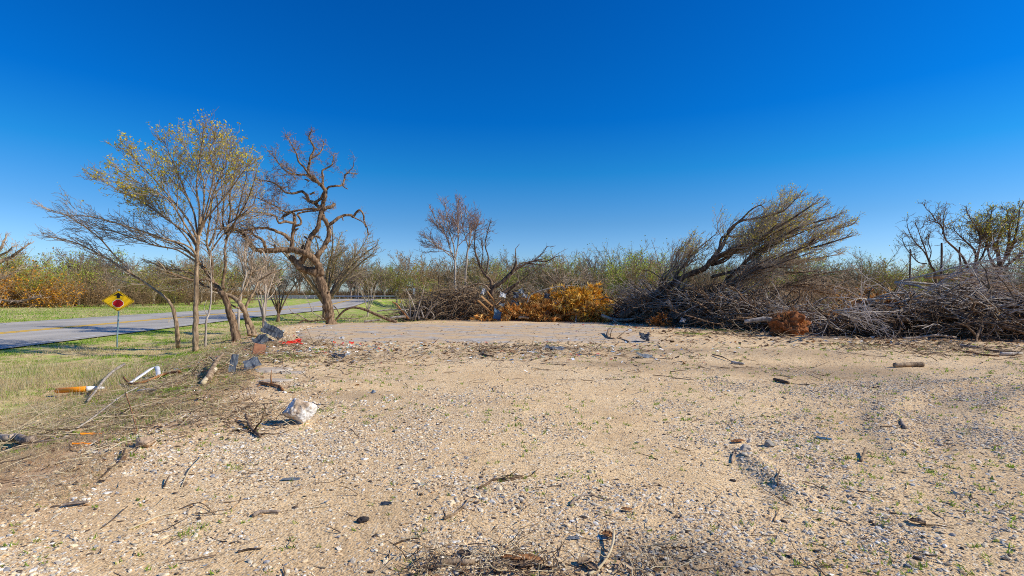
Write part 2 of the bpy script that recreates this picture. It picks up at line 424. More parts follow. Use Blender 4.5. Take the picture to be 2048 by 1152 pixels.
def ground():
    na = 900
    rr = np.concatenate([[.05], np.exp(np.linspace(math.log(.5), math.log(160), 330)), np.exp(np.linspace(math.log(175), math.log(6000), 24))])
    # finer in the half facing the picture
    th = np.concatenate([np.linspace(-1.0, 1.0, 720, endpoint=False), np.linspace(1.0, 2 * math.pi - 1.0, 180, endpoint=False)])
    Th, Rr = np.meshgrid(th, rr)
    X = Rr * np.sin(Th); Y = Rr * np.cos(Th)
    Zz = zg(X, Y)
    V = np.stack([X, Y, Zz], -1).reshape(-1, 3)
    idx = np.arange(len(rr) * na).reshape(len(rr), na)
    A = idx[:-1]; B = np.roll(A, -1, 1); D = idx[1:]; C = np.roll(D, -1, 1)
    Fc = np.stack([A, D, C, B], -1).reshape(-1, 4)
    g = grass_w(X, Y); s = pad_edge(X, Y) - X
    dirt = np.clip(sm((s + .4) / 1.2) * sm((26 - Y) / 4) + .6 * np.exp(-((s - 0) / .8) ** 2) * sm((20 - Y) / 6), 0, 1)
    back = sm((Y - 30) / 3) * sm((-2 - X) / 4)
    dirt = np.clip(np.maximum(dirt, back * .8), 0, 1)
    # trampled dark soil under the felled timber
    pile = sm((Y - (34.5 - .98 * np.clip(X + 2, 0, 30)) ) / 2.0) * sm((X + 9) / 3)
    dirt = np.maximum(dirt, pile * .95)
    g = np.where((X > -9) & (Y < 48), g * (1 - pile * .7), g)
    grey = .3 * sm((X - 1.5 - .25 * Y) / 4) * sm((14 - Y) / 5)
    for (cx, cy, rx, ry, a) in ((6.3, 11.3, 2.4, 1.0, .9), (4.6, 14.5, 1.6, .8, .8), (1.1, 3.0, .55, .4, .95), (1.9, 15.6, 2.2, .7, .8), (-.2, 2.9, .7, .25, .8), (7.8, 13.6, 2.2, .7, .7), (-2.6, 8.4, 1.0, .35, .6), (-4.4, 6.6, .8, .5, .8), (2.6, 12.0, 2.0, .5, .6)):
        grey = np.maximum(grey, a * np.exp(-(((X - cx) / rx) ** 2 + ((Y - cy) / ry) ** 2) ** 1.5))
    patch = np.clip((fbm(X * .8, Y * .8, 301, 4) - .34) * 4.5, .12, 1); verge = sm((16 - Y) / 6)
    g = g * (1 - verge * (1 - patch)); dirt = np.maximum(dirt, sm((s - .5) / 2) * verge * (1 - patch) * (X > -22))
    grey = np.where(g > .05, np.maximum(grey, .75 * (s > 0) * sm((X - road_near(Y) - .3) / 1.5) * sm((60 - Y) / 25) + .5 * np.exp(-((road_near(Y) - RW - X - .6) / .5) ** 2)), grey)
    col = np.stack([g, dirt, grey], -1).reshape(-1, 3)
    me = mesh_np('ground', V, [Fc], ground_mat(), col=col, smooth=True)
    return tag(link('ground', me), 'tan gravel pad with a grassy bank and ditch at its edge', kind='structure')
ground()

# ------------------------------------------------------------------ road
def asphalt(name, a, c):
    m, t, b = nt(name)
    n = noise(t, .35, 8, .7, stretch=(1.6, .25, 1)); n2 = noise(t, 30, 4, .7)
    r = ramp(t, n.outputs['Fac'], [(.3, a), (.7, c)])
    r2 = ramp(t, n2.outputs['Fac'], [(.3, (.75, .75, .75)), (.7, (1.15, 1.15, 1.15))])
    t.links.new(mixc(t, 1, r.outputs['Color'], r2.outputs['Color'], 'MULTIPLY'), b.inputs['Base Color'])
    bump(t, b, n2.outputs['Fac'], .3, .01); b.inputs['Roughness'].default_value = .8
    return m
M['asphalt'] = asphalt('asphalt', (.33, .305, .26), (.60, .55, .465))
M['yellow_line'] = m_noise('yellow_line', [(.3, (.4, .3, .14)), (.45, (.75, .45, .04)), (.7, (.85, .52, .05))], 9, .1)
M['white_line'] = m_noise('white_line', [(.38, (.3, .29, .29)), (.52, (.62, .61, .6)), (.7, (.74, .73, .72))], 6, .1)
def strip(u0, u1, y0, y1, n, dz, nu=2):
    ys = np.linspace(y0, y1, n); us = np.linspace(u0, u1, nu)
    U, Y = np.meshgrid(us, ys)
    X = road_near(Y) - U * RW
    # flare into the crossing at the far end
    Zz = zroad(U, Y) + dz + .0004 * np.maximum(Y, 0)
    V = np.stack([X, Y, Zz], -1).reshape(-1, 3)
    idx = np.arange(n * nu).reshape(n, nu)
    Fc = np.stack([idx[:-1, :-1], idx[:-1, 1:], idx[1:, 1:], idx[1:, :-1]], -1).reshape(-1, 4)[:, ::-1]
    return V, Fc
def road():
    V, Fc = strip(0, 1, -40, 113.2, 220, .012, 9)
    o = tag(link('road', mesh_np('road', V, [Fc], M['asphalt'], smooth=True)), 'grey two-lane asphalt road curving past the bank', kind='structure')
    for a, c, mt, nm in ((.466, .494, 'yellow_line', 'centre_line'), (.506, .534, 'yellow_line', 'centre_line'), (.045, .062, 'white_line', 'edge_line'), (.945, .958, 'white_line', 'edge_line')):
        V, Fc = strip(a, c, -40, 108, 200, .018, 2)
        link(nm, mesh_np(nm, V, [Fc], M[mt]), o)
road()
def cross_road():
    xs = np.linspace(-220, -2, 110); ys = np.linspace(YC - 4.2, YC + 4.2, 5)
    X, Y = np.meshgrid(xs, ys)
    # bends gently towards the viewer on its way east
    Yb = Y - .004 * np.maximum(X + 45, 0) ** 2
    V = np.stack([X, Yb, 0 * X + .97], -1).reshape(-1, 3)
    idx = np.arange(X.size).reshape(X.shape)
    Fc = np.stack([idx[:-1, :-1], idx[:-1, 1:], idx[1:, 1:], idx[1:, :-1]], -1).reshape(-1, 4)
    o = tag(link('crossing_road', mesh_np('crossing_road', V, [Fc], M['asphalt'])), 'far cross road on the low embankment behind the trees', kind='structure')
cross_road()

# ------------------------------------------------------------------ house slab
def slab():
    m, t, b = nt('concrete')
    n = noise(t, .6, 9, .7, stretch=(1, 1.6, 1)); n2 = noise(t, 14, 6, .7)
    con = ramp(t, n2.outputs['Fac'], [(.3, (.42, .375, .315)), (.7, (.68, .61, .515))])
    dust = ramp(t, n2.outputs['Fac'], [(.3, (.50, .34, .18)), (.7, (.80, .58, .33))])
    k = ramp(t, n.outputs['Fac'], [(.42, (0, 0, 0)), (.53, (1, 1, 1))])
    tc = node(t, 'ShaderNodeTexCoord'); vo = node(t, 'ShaderNodeTexVoronoi', feature='DISTANCE_TO_EDGE'); vo.inputs['Scale'].default_value = .2
    nw = noise(t, 1.5, 4, .6); ad = node(t, 'ShaderNodeVectorMath', operation='MULTIPLY_ADD'); ad.inputs[1].default_value = (.9, .9, .9)
    t.links.new(nw.outputs['Color'], ad.inputs[0]); t.links.new(tc.outputs['Object'], ad.inputs[2]); t.links.new(ad.outputs[0], vo.inputs['Vector'])
    ck = math_(t, 'LESS_THAN', vo.outputs['Distance'], .0025)
    n8 = noise(t, 2.2, 7, .7); sp8 = ramp(t, n8.outputs['Fac'], [(.35, (.62, .60, .58)), (.55, (1, 1, 1))])
    cc = mixc(t, k.outputs['Color'], mixc(t, 1.0, con.outputs['Color'], sp8.outputs['Color'], 'MULTIPLY'), dust.outputs['Color'])
    t.links.new(mixc(t, ck, cc, (.13, .10, .08)), b.inputs['Base Color'])
    bump(t, b, n2.outputs['Fac'], .35, .01)
    xs = np.linspace(-10.7, 6.7, 150); ys = np.linspace(16.6, 29.5, 110)
    X, Y = np.meshgrid(xs, ys)
    k = slab_mask(X, Y)
    Zz = .035 + .075 * (fbm(X * .33, Y * .5, 44, 5) - .46) - .10 * (1 - k) - 1.6 * np.clip(.5 - k, 0, 1)
    V = np.stack([X, Y, Zz], -1).reshape(-1, 3); idx = np.arange(X.size).reshape(X.shape)
    Fc = np.stack([idx[:-1, :-1], idx[:-1, 1:], idx[1:, 1:], idx[1:, :-1]], -1).reshape(-1, 4)
    tag(link('concrete_slab', mesh_np('concrete_slab', V, [Fc], m, smooth=True)), 'pale bare concrete house slab dusted with sand', kind='structure')
slab()

# ------------------------------------------------------------------ sky, sun, camera
SUN_AZ, SUN_EL = math.radians(96), math.radians(35)      # clockwise from +Y
def sky():
    w = bpy.data.worlds.new('World'); SC.world = w; w.use_nodes = True
    t = w.node_tree; bg = t.nodes['Background']
    s = node(t, 'ShaderNodeTexSky', sky_type='NISHITA'); s.sun_disc = False
    s.sun_elevation = SUN_EL; s.sun_rotation = SUN_AZ
    s.air_density = 1.0; s.dust_density = .6; s.ozone_density = 3.0; s.altitude = 200
    # deeper, more saturated blue with height
    tc = node(t, 'ShaderNodeTexCoord'); sx = node(t, 'ShaderNodeSeparateXYZ'); t.links.new(tc.outputs['Generated'], sx.inputs[0])
    r = ramp(t, sx.outputs['Z'], SKYR)
    hs = node(t, 'ShaderNodeHueSaturation'); hs.inputs['Saturation'].default_value = 1.12
    t.links.new(s.outputs[0], hs.inputs['Color'])
    t.links.new(mixc(t, 1.0, hs.outputs['Color'], r.outputs['Color'], 'MULTIPLY'), bg.inputs['Color'])
    bg.inputs['Strength'].default_value = .145
    l = bpy.data.lights.new('sun', 'SUN'); l.energy = 5.0; l.angle = math.radians(.5); l.color = (1, .91, .76)
    o = bpy.data.objects.new('sun', l); COL.objects.link(o)
    d = Vector((math.sin(SUN_AZ) * math.cos(SUN_EL), math.cos(SUN_AZ) * math.cos(SUN_EL), math.sin(SUN_EL)))
    o.rotation_euler = d.to_track_quat('Z', 'Y').to_euler(); o.location = (30, 5, 30)
SKYR = [(0.0, (.75, .88, 1.12)), (.095, (.5, .74, 1.03)), (.137, (.36, .66, .93)), (.23, (.08, .61, .96)), (.32, (.01, .49, 1.0)), (.5, (.004, .45, .98)), (1, (.004, .43, .95))]
sky()
cam = bpy.data.cameras.new('camera'); cam.sensor_width = 36; cam.lens = 18.0; cam.clip_end = 9000; cam.clip_start = .05
cam.shift_y = (HZ - 576) / 2048
co = bpy.data.objects.new('camera', cam); COL.objects.link(co); co.location = (0, 0, CH); co.rotation_euler = (math.pi / 2, 0, 0)
SC.camera = co
SC.view_settings.view_transform = 'Standard'; SC.view_settings.look = 'None'; SC.view_settings.exposure = 0
SC.cycles.max_bounces = 6; SC.cycles.transparent_max_bounces = 8
SC.cycles.use_denoising = False; SC.cycles.filter_width = 1.0
woods('twig_oak', (.15, .095, .06), (.38, .265, .175))
woods('twig_mauve', (.17, .105, .08), (.38, .26, .20))
# ------------------------------------------------------------------ trees
def parts_tree(name, base, trunk, crown, mt, mc, label, cat='tree', leaves=None, group=None, fol='foliage'):
    o = empty(name, base, label, cat, group)
    if trunk.n: link('trunk', trunk.mesh('trunk', M[mt], base), o)
    if crown.n: link('crown', crown.mesh('crown', M[mc], base), o)
    if leaves is not None:
        V, Fc, C = leaves; link(fol, mesh_np(fol, V - np.array(base), [Fc], M['leaf'], col=C), o)
    return o
def pick(pts, f, cond=None):
    p = [q for q in pts if R.random() < f and (cond is None or cond(q))]
    return np.array(p) if p else np.zeros((1, 3))
YEL = [(.74, .62, .06), (.80, .64, .09), (.58, .54, .06), (.80, .58, .09), (.48, .50, .07)]
GRN = [(.36, .44, .06), (.46, .52, .07), (.56, .55, .08), (.28, .34, .06)]
ORG = [(.72, .32, .03), (.82, .42, .05), (.6, .23, .02), (.76, .46, .07), (.40, .15, .02)]

def crooked_oak():
    d = 29.0; T = Tubes(); C = Tubes(); rnd = random.Random(5)
    K = kinds(w=[.2, .3, .36, .4, .4], n=[2.6, 3.8, 4.8, 4], ang=(30, 80), ratio=(.4, .75), maxlev=3, rmin=.0085, rr=.55, trop=(-.015, 0, .05), seg=[6, 6, 5, 4], t0=.15)
    s = 29.0 / F / 2.304 * .86      # metres per crop pixel
    def Lb(P, dy0, dy1, r0, r1, **k):
        k.setdefault('K', K); k.setdefault('rnd', rnd); k.setdefault('clen', (.8, 2.1)); k.setdefault('wob', .12)
        Tm, Cm = T, C
        pts, rad = limb(T, 2, P, d + dy0, d + dy1, r0 * s, r1 * s, None, None, sides=9, wob=k['wob'])
        if k['K']:
            L = sum(math.dist(pts[i], pts[i + 1]) for i in range(len(pts) - 1))
            spawn(C, pts, rad, L, 0, k['K'], rnd, k.get('t0', .45), k['clen'], k.get('dens', 1))
            if k.get('tip', True):
                dd = norm(tuple(pts[-1][i] - pts[-2][i] for i in range(3)))
                for _ in range(3): branch(C, pts[-1], cone(dd, rnd.uniform(.1, .5), rnd), rnd.uniform(*k['clen']) * .45, max(rad[-1] * .8, K['rmin']), 1, k['K'], rnd)
    N = dict(K=None)
    Lb([(648, 1000), (645, 975), (640, 930), (630, 880), (612, 820), (598, 775), (585, 745)], 0, 0, 26, 22, **N, wob=0)
    Lb([(592, 755), (575, 745), (540, 738), (505, 722), (488, 700), (462, 680)], 0, -.3, 25, 14, **N)
    Lb([(600, 760), (590, 715), (565, 685), (535, 660), (495, 648), (450, 644), (390, 646), (345, 648), (300, 642), (275, 615), (262, 600), (242, 568), (205, 548), (160, 545)], 0, -1.5, 21, 7, t0=.55, dens=1.2)
    Lb([(495, 715), (520, 690), (538, 650), (545, 610), (565, 572), (588, 545), (597, 500), (606, 470), (625, 452), (650, 447), (666, 432)], -.2, .2, 17, 8, t0=.5, dens=.4, clen=(.4, .9), tip=False)
    Lb([(575, 695), (590, 665), (612, 640), (632, 600), (641, 570), (637, 535), (618, 500), (606, 470), (597, 450), (575, 430), (550, 420)], 0, .4, 15, 9, t0=.6, dens=.5)
    Lb([(550, 420), (530, 385), (510, 375), (480, 384), (440, 380), (410, 350), (370, 330), (330, 325)], .4, -.8, 8, 3, dens=1.4)
    Lb([(640, 530), (665, 512), (700, 488), (740, 484), (752, 492), (770, 468), (785, 462), (800, 485), (802, 512), (815, 540), (820, 568)], .2, 1.2, 9, 3.5, dens=.25, clen=(.25, .5))
    Lb([(752, 494), (775, 505), (800, 520), (812, 545)], .7, 1.0, 4, 2, K=None)
    Lb([(604, 470), (612, 435), (622, 405), (624, 375), (612, 355), (590, 335), (560, 318), (545, 290), (548, 255), (556, 220), (572, 180), (560, 150), (548, 125), (555, 105)], .3, -.3, 13, 3, t0=.3, dens=1.1, clen=(.6, 1.5))
    Lb([(575, 425), (600, 410), (618, 380), (640, 355), (670, 350), (700, 346), (712, 320), (715, 298), (735, 290), (750, 292)], .2, .5, 8, 2.5, dens=.6, clen=(.4, 1.0))
    Lb([(700, 346), (715, 358), (728, 365)], .4, .5, 3.5, 2, K=None)
    Lb([(715, 300), (735, 280), (752, 262), (756, 225)], .5, .6, 4, 1.5, dens=.5, clen=(.3, .6))
    Lb([(600, 345), (570, 310), (535, 300), (490, 298), (455, 290), (420, 260), (395, 225)], .2, -.6, 8, 2.5, dens=1.3)
    Lb([(610, 350), (612, 310), (610, 280), (635, 265), (655, 250), (662, 215)], .2, .9, 7, 2.5, dens=1.2, clen=(.5, 1.2))
    Lb([(560, 310), (530, 270), (500, 235), (490, 200), (470, 165), (455, 135)], -.2, -1, 7, 2, dens=1.3, clen=(.5, 1.2))
    Lb([(555, 225), (590, 205), (610, 180), (615, 150)], 0, .5, 5, 2, dens=1.3, clen=(.4, 1.0))
    Lb([(470, 640), (470, 605), (476, 560), (480, 520), (482, 490), (470, 470), (430, 490)], -.4, -.2, 10, 7, dens=.4, clen=(.4, 1.0))
    Lb([(482, 530), (500, 532), (513, 520), (505, 495), (495, 482), (520, 470), (570, 465), (600, 460)], -.3, .1, 7, 4, dens=.5, clen=(.4, 1.0))
    Lb([(350, 640), (335, 600), (310, 585), (290, 575)], -1, -1.6, 8, 5, dens=.9)
    Lb([(460, 600), (435, 575), (400, 560), (360, 545), (310, 545), (270, 550), (225, 560)], -.4, -1.8, 10, 4, dens=1.2)
    Lb([(475, 520), (440, 515), (410, 520), (395, 490), (360, 480), (300, 470), (250, 480)], -.4, -2.2, 7, 3, dens=1.2)
    Lb([(600, 460), (560, 455), (500, 462), (440, 470), (390, 440), (345, 420), (300, 400)], .2, -1.0, 7, 2.5, dens=1.2)
    for (x, y, dx, dy, r) in ((395, 645, -6, -26, 7), (512, 652, 10, -30, 8), (600, 590, -26, -10, 6), (628, 615, 24, -14, 6), (575, 380, -22, 10, 6), (548, 330, -20, -12, 5), (480, 560, 20, -14, 6), (330, 643, -4, 22, 6), (700, 488, 6, 22, 4), (620, 850, 22, -12, 7), (545, 600, -18, -16, 6)):
        Lb([(x, y), (x + dx * .5, y + dy * .5 - 2), (x + dx, y + dy)], 0, rnd.uniform(-.2, .2), r, r * .7, K=None, wob=0)
    base = (at(661, 647, d)[0], d, Z(at(661, 647, d)[0], d) - .05)
    parts_tree('oak_tree', base, T, C, 'bark_brown', 'twig_oak', 'crooked bare oak with twisted limbs and leaning trunk at the slab edge')
crooked_oak()

def traced(c, d, specs, K, rnd, T, C, s, sh=.93):
    s = s * .88
    for sp in specs:
        P, dy0, dy1, r0, r1 = sp[:5]; o = sp[5] if len(sp) > 5 else {}
        if o.get('K', True): P = [(P[0][0] + (x - P[0][0]) * sh, P[0][1] + (y - P[0][1]) * sh) for x, y in P]
        pts, rad = limb(T if o.get('trunk', True) else C, c, P, d + dy0, d + dy1, r0 * s, r1 * s, None, None, sides=o.get('sides', 8), wob=o.get('wob', .08))
        if o.get('K', True):
            Kk = dict(K); Kk.update(o.get('over', {}))
            L = sum(math.dist(pts[i], pts[i + 1]) for i in range(len(pts) - 1))
            cl = o.get('clen', (1.0, 2.4))
            spawn(C, pts, rad, L, 0, Kk, rnd, o.get('t0', .35), cl, o.get('dens', 1))
            dd = norm(tuple(pts[-1][i] - pts[-2][i] for i in range(3)))
            for _ in range(o.get('tips', 3)): branch(C, pts[-1], cone(dd, rnd.uniform(.1, .6), rnd), rnd.uniform(*cl) * .25, max(rad[-1] * .8, Kk['rmin']), 1, Kk, rnd)

def left_trees():
    # slender straight tree whose crown fans out far to the left
    d = 18.6; s = d / F / 2.2154; T, C = Tubes(), Tubes(); rnd = random.Random(21)
    K = kinds(w=[.1, .12, .16, .2], n=[2.4, 2.8, 3.8, 4], ang=(20, 58), ratio=(.45, .8), maxlev=3, rmin=.0062, rr=.55, trop=(0, 0, .03), seg=[6, 6, 5, 4], t0=.18)
    o = dict(clen=(1.0, 2.3), t0=.3, tips=4)
    def fl(x, z, y=0): return dict(o, over=dict(flow=norm((x, y, z)), flowk=.15))
    traced(1, d, [
        ([(866, 1115), (866, 1050), (867, 950), (868, 850), (871, 740), (874, 660), (880, 600)], 0, 0, 15, 8, dict(K=False, wob=.02)),
        ([(872, 690), (845, 655), (800, 632), (720, 610), (620, 575), (520, 545), (420, 515), (330, 500), (250, 500)], 0, -1.2, 6, 1.6, fl(-1, .25)),
        ([(870, 650), (830, 590), (760, 540), (690, 490), (600, 430), (520, 390), (450, 350), (420, 320)], 0, .8, 6, 1.6, fl(-.9, .5)),
        ([(876, 620), (840, 540), (780, 460), (720, 390), (650, 310), (590, 250), (560, 210)], 0, -.6, 6, 1.6, fl(-.6, .8)),
        ([(878, 620), (860, 500), (820, 400), (780, 300), (745, 220), (725, 170)], 0, .9, 6, 1.6, fl(-.3, 1)),
        ([(880, 600), (885, 480), (870, 380), (880, 280), (890, 200), (900, 140)], 0, -.5, 6, 1.6, fl(0, 1)),
        ([(880, 610), (920, 500), (950, 400), (985, 310), (1010, 250), (1030, 200)], 0, .5, 5.5, 1.6, fl(.3, 1)),
        ([(885, 560), (960, 470), (1020, 400), (1070, 330), (1105, 280)], 0, -.8, 5, 1.6, fl(.5, .8)),
        ([(872, 700), (820, 600), (740, 520), (640, 450), (560, 400)], 0, 1.5, 5, 1.5, fl(-.8, .6)),
        ([(870, 720), (780, 660), (680, 640), (560, 600), (430, 560), (320, 555)], 0, 1.4, 5, 1.5, fl(-1, .15)),
        ([(874, 640), (800, 520), (740, 430), (640, 370), (520, 300)], 0, -1.6, 5, 1.5, fl(-.8, .7)),
        ([(880, 590), (905, 450), (900, 330), (840, 230), (815, 170)], 0, 1.2, 5, 1.5, fl(-.1, 1)),
        ([(882, 590), (930, 420), (950, 300), (930, 200), (960, 140)], 0, -1.4, 4.5, 1.5, fl(.1, 1)),
    ], K, rnd, T, C, s)
    lv = pick(C.tips, .34, lambda q: q[2] > 3.9 + .25 * abs(q[0] + 11) and q[0] > -15.5)
    b = at(393, 703, d)[:2]; b = (*b, Z(*b) - .05)
    parts_tree('elm_tree', b, T, C, 'bark_tan', 'twig_brown', 'slender straight tree with tan trunk and wide fan of yellow budding twigs', leaves=leaf_arrays(lv, .045, YEL, n_each=4, spread=.04))

    # stout dark stump-like trunk and the leaning trunk beside it
    d = 20.4; s = d / F / 4.1143; T, C = Tubes(), Tubes(); rnd = random.Random(8)
    K2 = kinds(w=[.12, .16, .2, .24], n=[1.7, 2.0, 2.6, 3], ang=(20, 55), ratio=(.45, .8), maxlev=3, rmin=.0068, rr=.55, trop=(-.01, 0, .03), seg=[6, 6, 5, 4], t0=.2)
    traced(3, d, [
        ([(552, 1090), (545, 1040), (525, 960), (500, 870), (475, 790), (455, 730), (430, 695)], 0, 0, 44, 26, dict(K=False, wob=0)),
        ([(460, 740), (430, 690), (395, 640), (360, 600), (320, 540), (280, 480), (255, 450)], 0, .3, 26, 16, dict(clen=(1, 2.2), t0=.5, dens=.7)),
        ([(440, 650), (436, 590), (448, 500), (460, 430), (455, 370), (450, 300), (470, 200), (480, 110)], 0, .4, 15, 8, dict(clen=(1, 2.2), t0=.5)),
        ([(360, 600), (300, 570), (240, 575), (160, 575), (60, 545), (-60, 500)], 0, -.8, 13, 7, dict(clen=(1, 2.6), t0=.2, over=dict(flow=(-1, 0, .1), flowk=.45))),
        ([(380, 655), (300, 630), (240, 600), (180, 520), (120, 500), (30, 480), (-80, 470), (-180, 420)], 0, .6, 13, 6, dict(clen=(1, 2.6), t0=.3, over=dict(flow=(-1, 0, .2), flowk=.45))),
        ([(340, 560), (345, 450), (330, 350), (300, 260), (310, 150), (330, 20), (340, -120)], 0, -.5, 15, 6, dict(clen=(1.2, 2.6), t0=.3)),
        ([(255, 450), (200, 380), (130, 320), (60, 270), (-40, 230), (-140, 210)], .3, -.3, 12, 5, dict(clen=(1, 2.4), t0=.1, over=dict(flow=(-1, 0, .4), flowk=.4))),
        ([(480, 110), (500, 0), (490, -120), (520, -260), (540, -380)], .4, 0, 9, 4, dict(clen=(1, 2.2), t0=.1)),
        ([(470, 180), (540, 90), (600, 0), (650, -100)], .4, 1, 8, 4, dict(clen=(.8, 2), t0=.2)),
        ([(450, 250), (520, 150), (560, 20), (600, -140), (640, -300), (650, -420)], .4, -.6, 9, 3, dict(clen=(1, 2.2), t0=.2, dens=1.3)),
        ([(460, 200), (430, 80), (440, -80), (420, -260), (440, -420), (450, -560)], .4, .8, 9, 3, dict(clen=(1, 2.2), t0=.2, dens=1.3)),
        ([(320, 300), (380, 150), (400, -20), (380, -200), (360, -380), (380, -560)], 0, .4, 9, 3, dict(clen=(1, 2.2), t0=.2, dens=1.3)),
        ([(470, 190), (560, 60), (640, -80), (700, -240), (740, -390)], .4, -.9, 8, 3, dict(clen=(.9, 2.0), t0=.2, dens=1.4)),
        ([(330, 350), (420, 220), (520, 120), (640, 60), (760, 20)], 0, 1.0, 8, 3, dict(clen=(.9, 2.0), t0=.2, dens=1.4)),
        ([(480, 110), (560, 60), (640, 0), (700, -60), (730, -160)], .3, -.3, 7, 3, dict(clen=(.8, 1.8), t0=.1, dens=1.3)),
    ], K2, rnd, T, C, s)
    lv = pick(C.tips, .22)
    b = at(*pix(3, 552, 1075), d)[:2]; b = (*b, Z(*b) - .08)
    parts_tree('elm_tree', b, T, C, 'bark_brown', 'twig_brown', 'thick dark furrowed trunk with long low limbs sweeping over the road', leaves=leaf_arrays(lv, .035, YEL + ORG[:1], n_each=3, spread=.06))

    d = 20.9; s = d / F / 4.1143; T, C = Tubes(), Tubes(); rnd = random.Random(31)
    traced(3, d, [
        ([(692, 1040), (675, 980), (640, 900), (610, 830), (575, 760), (535, 715), (490, 685), (430, 668), (380, 660)], 0, -.5, 28, 15, dict(t0=.6, clen=(.6, 1.5), dens=.5)),
        ([(655, 1030), (635, 950), (615, 860)], -.2, 0, 16, 16, dict(K=False)),
        ([(618, 835), (630, 780), (655, 730), (690, 670), (720, 605), (745, 560), (790, 530), (860, 490), (930, 465)], 0, .6, 15, 5, dict(t0=.5, clen=(.8, 1.8), dens=.9)),
        ([(560, 735), (600, 670), (640, 600), (665, 530), (700, 490), (760, 470), (800, 440)], -.2, .5, 9, 4, dict(t0=.4, clen=(.8, 1.8))),
        ([(665, 530), (680, 450), (670, 380), (690, 330)], 0, .3, 7, 3, dict(t0=.3, clen=(.6, 1.5))),
        ([(570, 810), (530, 795), (480, 760)], -.1, -.4, 9, 6, dict(K=False)),
    ], K2, rnd, T, C, s)
    b = at(*pix(3, 680, 1050), d)[:2]; b = (*b, Z(*b) - .08)
    parts_tree('elm_tree', b, T, C, 'bark_tan', 'twig_brown', 'brown trunk leaning left beside the thick dark trunk')

    # thin tree arching over the road
    d = 19.2; s = d / F / 2.2154; T, C = Tubes(), Tubes(); rnd = random.Random(41)
    traced(1, d, [
        ([(790, 1095), (785, 1020), (775, 950), (757, 895), (715, 850), (640, 795), (560, 740), (480, 690), (400, 645), (330, 610), (260, 585), (190, 570)], 0, -1, 11, 1.6, dict(t0=.45, clen=(.9, 2.0), dens=1.1, over=dict(flow=(-1, 0, .35), flowk=.4))),
        ([(560, 740), (500, 680), (430, 600), (350, 540), (270, 490), (200, 470)], -.3, -1.2, 4.5, 1.4, dict(t0=.2, clen=(.9, 2), over=dict(flow=(-1, 0, .45), flowk=.4))),
    ], K, rnd, T, C, s)
    b = at(*pix(1, 790, 1085), d)[:2]; b = (*b, Z(*b) - .05)
    parts_tree('sapling_tree', b, T, C, 'bark_tan', 'twig_grey', 'thin bent tree arching left above the stop ahead sign')
    # slim kinked sapling
    d = 19.0; s = d / F / 4.1143; T, C = Tubes(), Tubes(); rnd = random.Random(43)
    traced(3, d, [([(290, 1125), (292, 1040), (300, 900), (318, 840), (336, 760), (343, 680), (345, 600), (340, 480), (335, 380), (345, 260), (370, 150), (390, 40)], 0, 0, 11, 3, dict(t0=.55, clen=(.8, 1.8))),
                   ([(300, 860), (280, 800), (300, 740)], 0, .1, 4, 2, dict(K=False))], K, rnd, T, C, s)
    b = at(*pix(3, 290, 1115), d)[:2]; b = (*b, Z(*b) - .05)
    parts_tree('sapling_tree', b, T, C, 'bark_pale', 'twig_grey', 'slim pale kinked sapling right of the straight tan trunk')
    # pale multi-stemmed clump
    d = 23.5; s = d / F / 4.1143; T, C = Tubes(), Tubes(); rnd = random.Random(47)
    K3 = dict(K); K3.update(trop=(0, 0, .06))
    traced(3, d, [
        ([(778, 1010), (772, 930), (768, 850), (778, 760), (785, 650), (788, 540), (792, 460), (790, 350)], 0, 0, 17, 5, dict(t0=.5, clen=(.8, 1.8))),
        ([(768, 900), (745, 800), (720, 700), (700, 650), (665, 590)], 0, .3, 10, 4, dict(t0=.5, clen=(.8, 1.8))),
        ([(775, 870), (758, 760), (742, 660), (735, 590), (745, 500)], 0, -.3, 9, 4, dict(t0=.4, clen=(.8, 1.8))),
        ([(780, 880), (790, 800), (800, 700), (830, 600), (860, 520)], 0, .4, 8, 4, dict(t0=.4, clen=(.8, 1.8))),
    ], K3, rnd, T, C, s)
    b = at(*pix(3, 778, 985), d)[:2]; b = (*b, Z(*b) - .1)
    parts_tree('sapling_tree', b, T, C, 'bark_pale', 'twig_grey', 'pale clump of upright stems beside the dark wreckage at the slab corner')
    d = 27; s = d / F / 4.1143; T, C = Tubes(), Tubes(); rnd = random.Random(49)
    traced(3, d, [([(570, 790), (585, 700), (605, 600), (630, 520), (622, 430), (625, 340), (622, 270)], 0, 0, 11, 4, dict(t0=.4, clen=(1, 2.4), over=dict(flow=(0, 0, 1), flowk=.3))),
                  ([(625, 500), (590, 430), (560, 370), (530, 300)], 0, .5, 6, 3, dict(t0=.2, clen=(1, 2.4)))], K3, rnd, T, C, s)
    q = at(*pix(3, 570, 790), d); T.add([(q[0] - .1, d, Z(q[0], d) - .1), (q[0], d, q[2])], [.1, .07], 6)
    b = (q[0] - .1, d, Z(q[0], d))
    parts_tree('sapling_tree', b, T, C, 'bark_pale', 'twig_grey', 'whitish bare stem rising behind the leaning brown trunk')
left_trees()

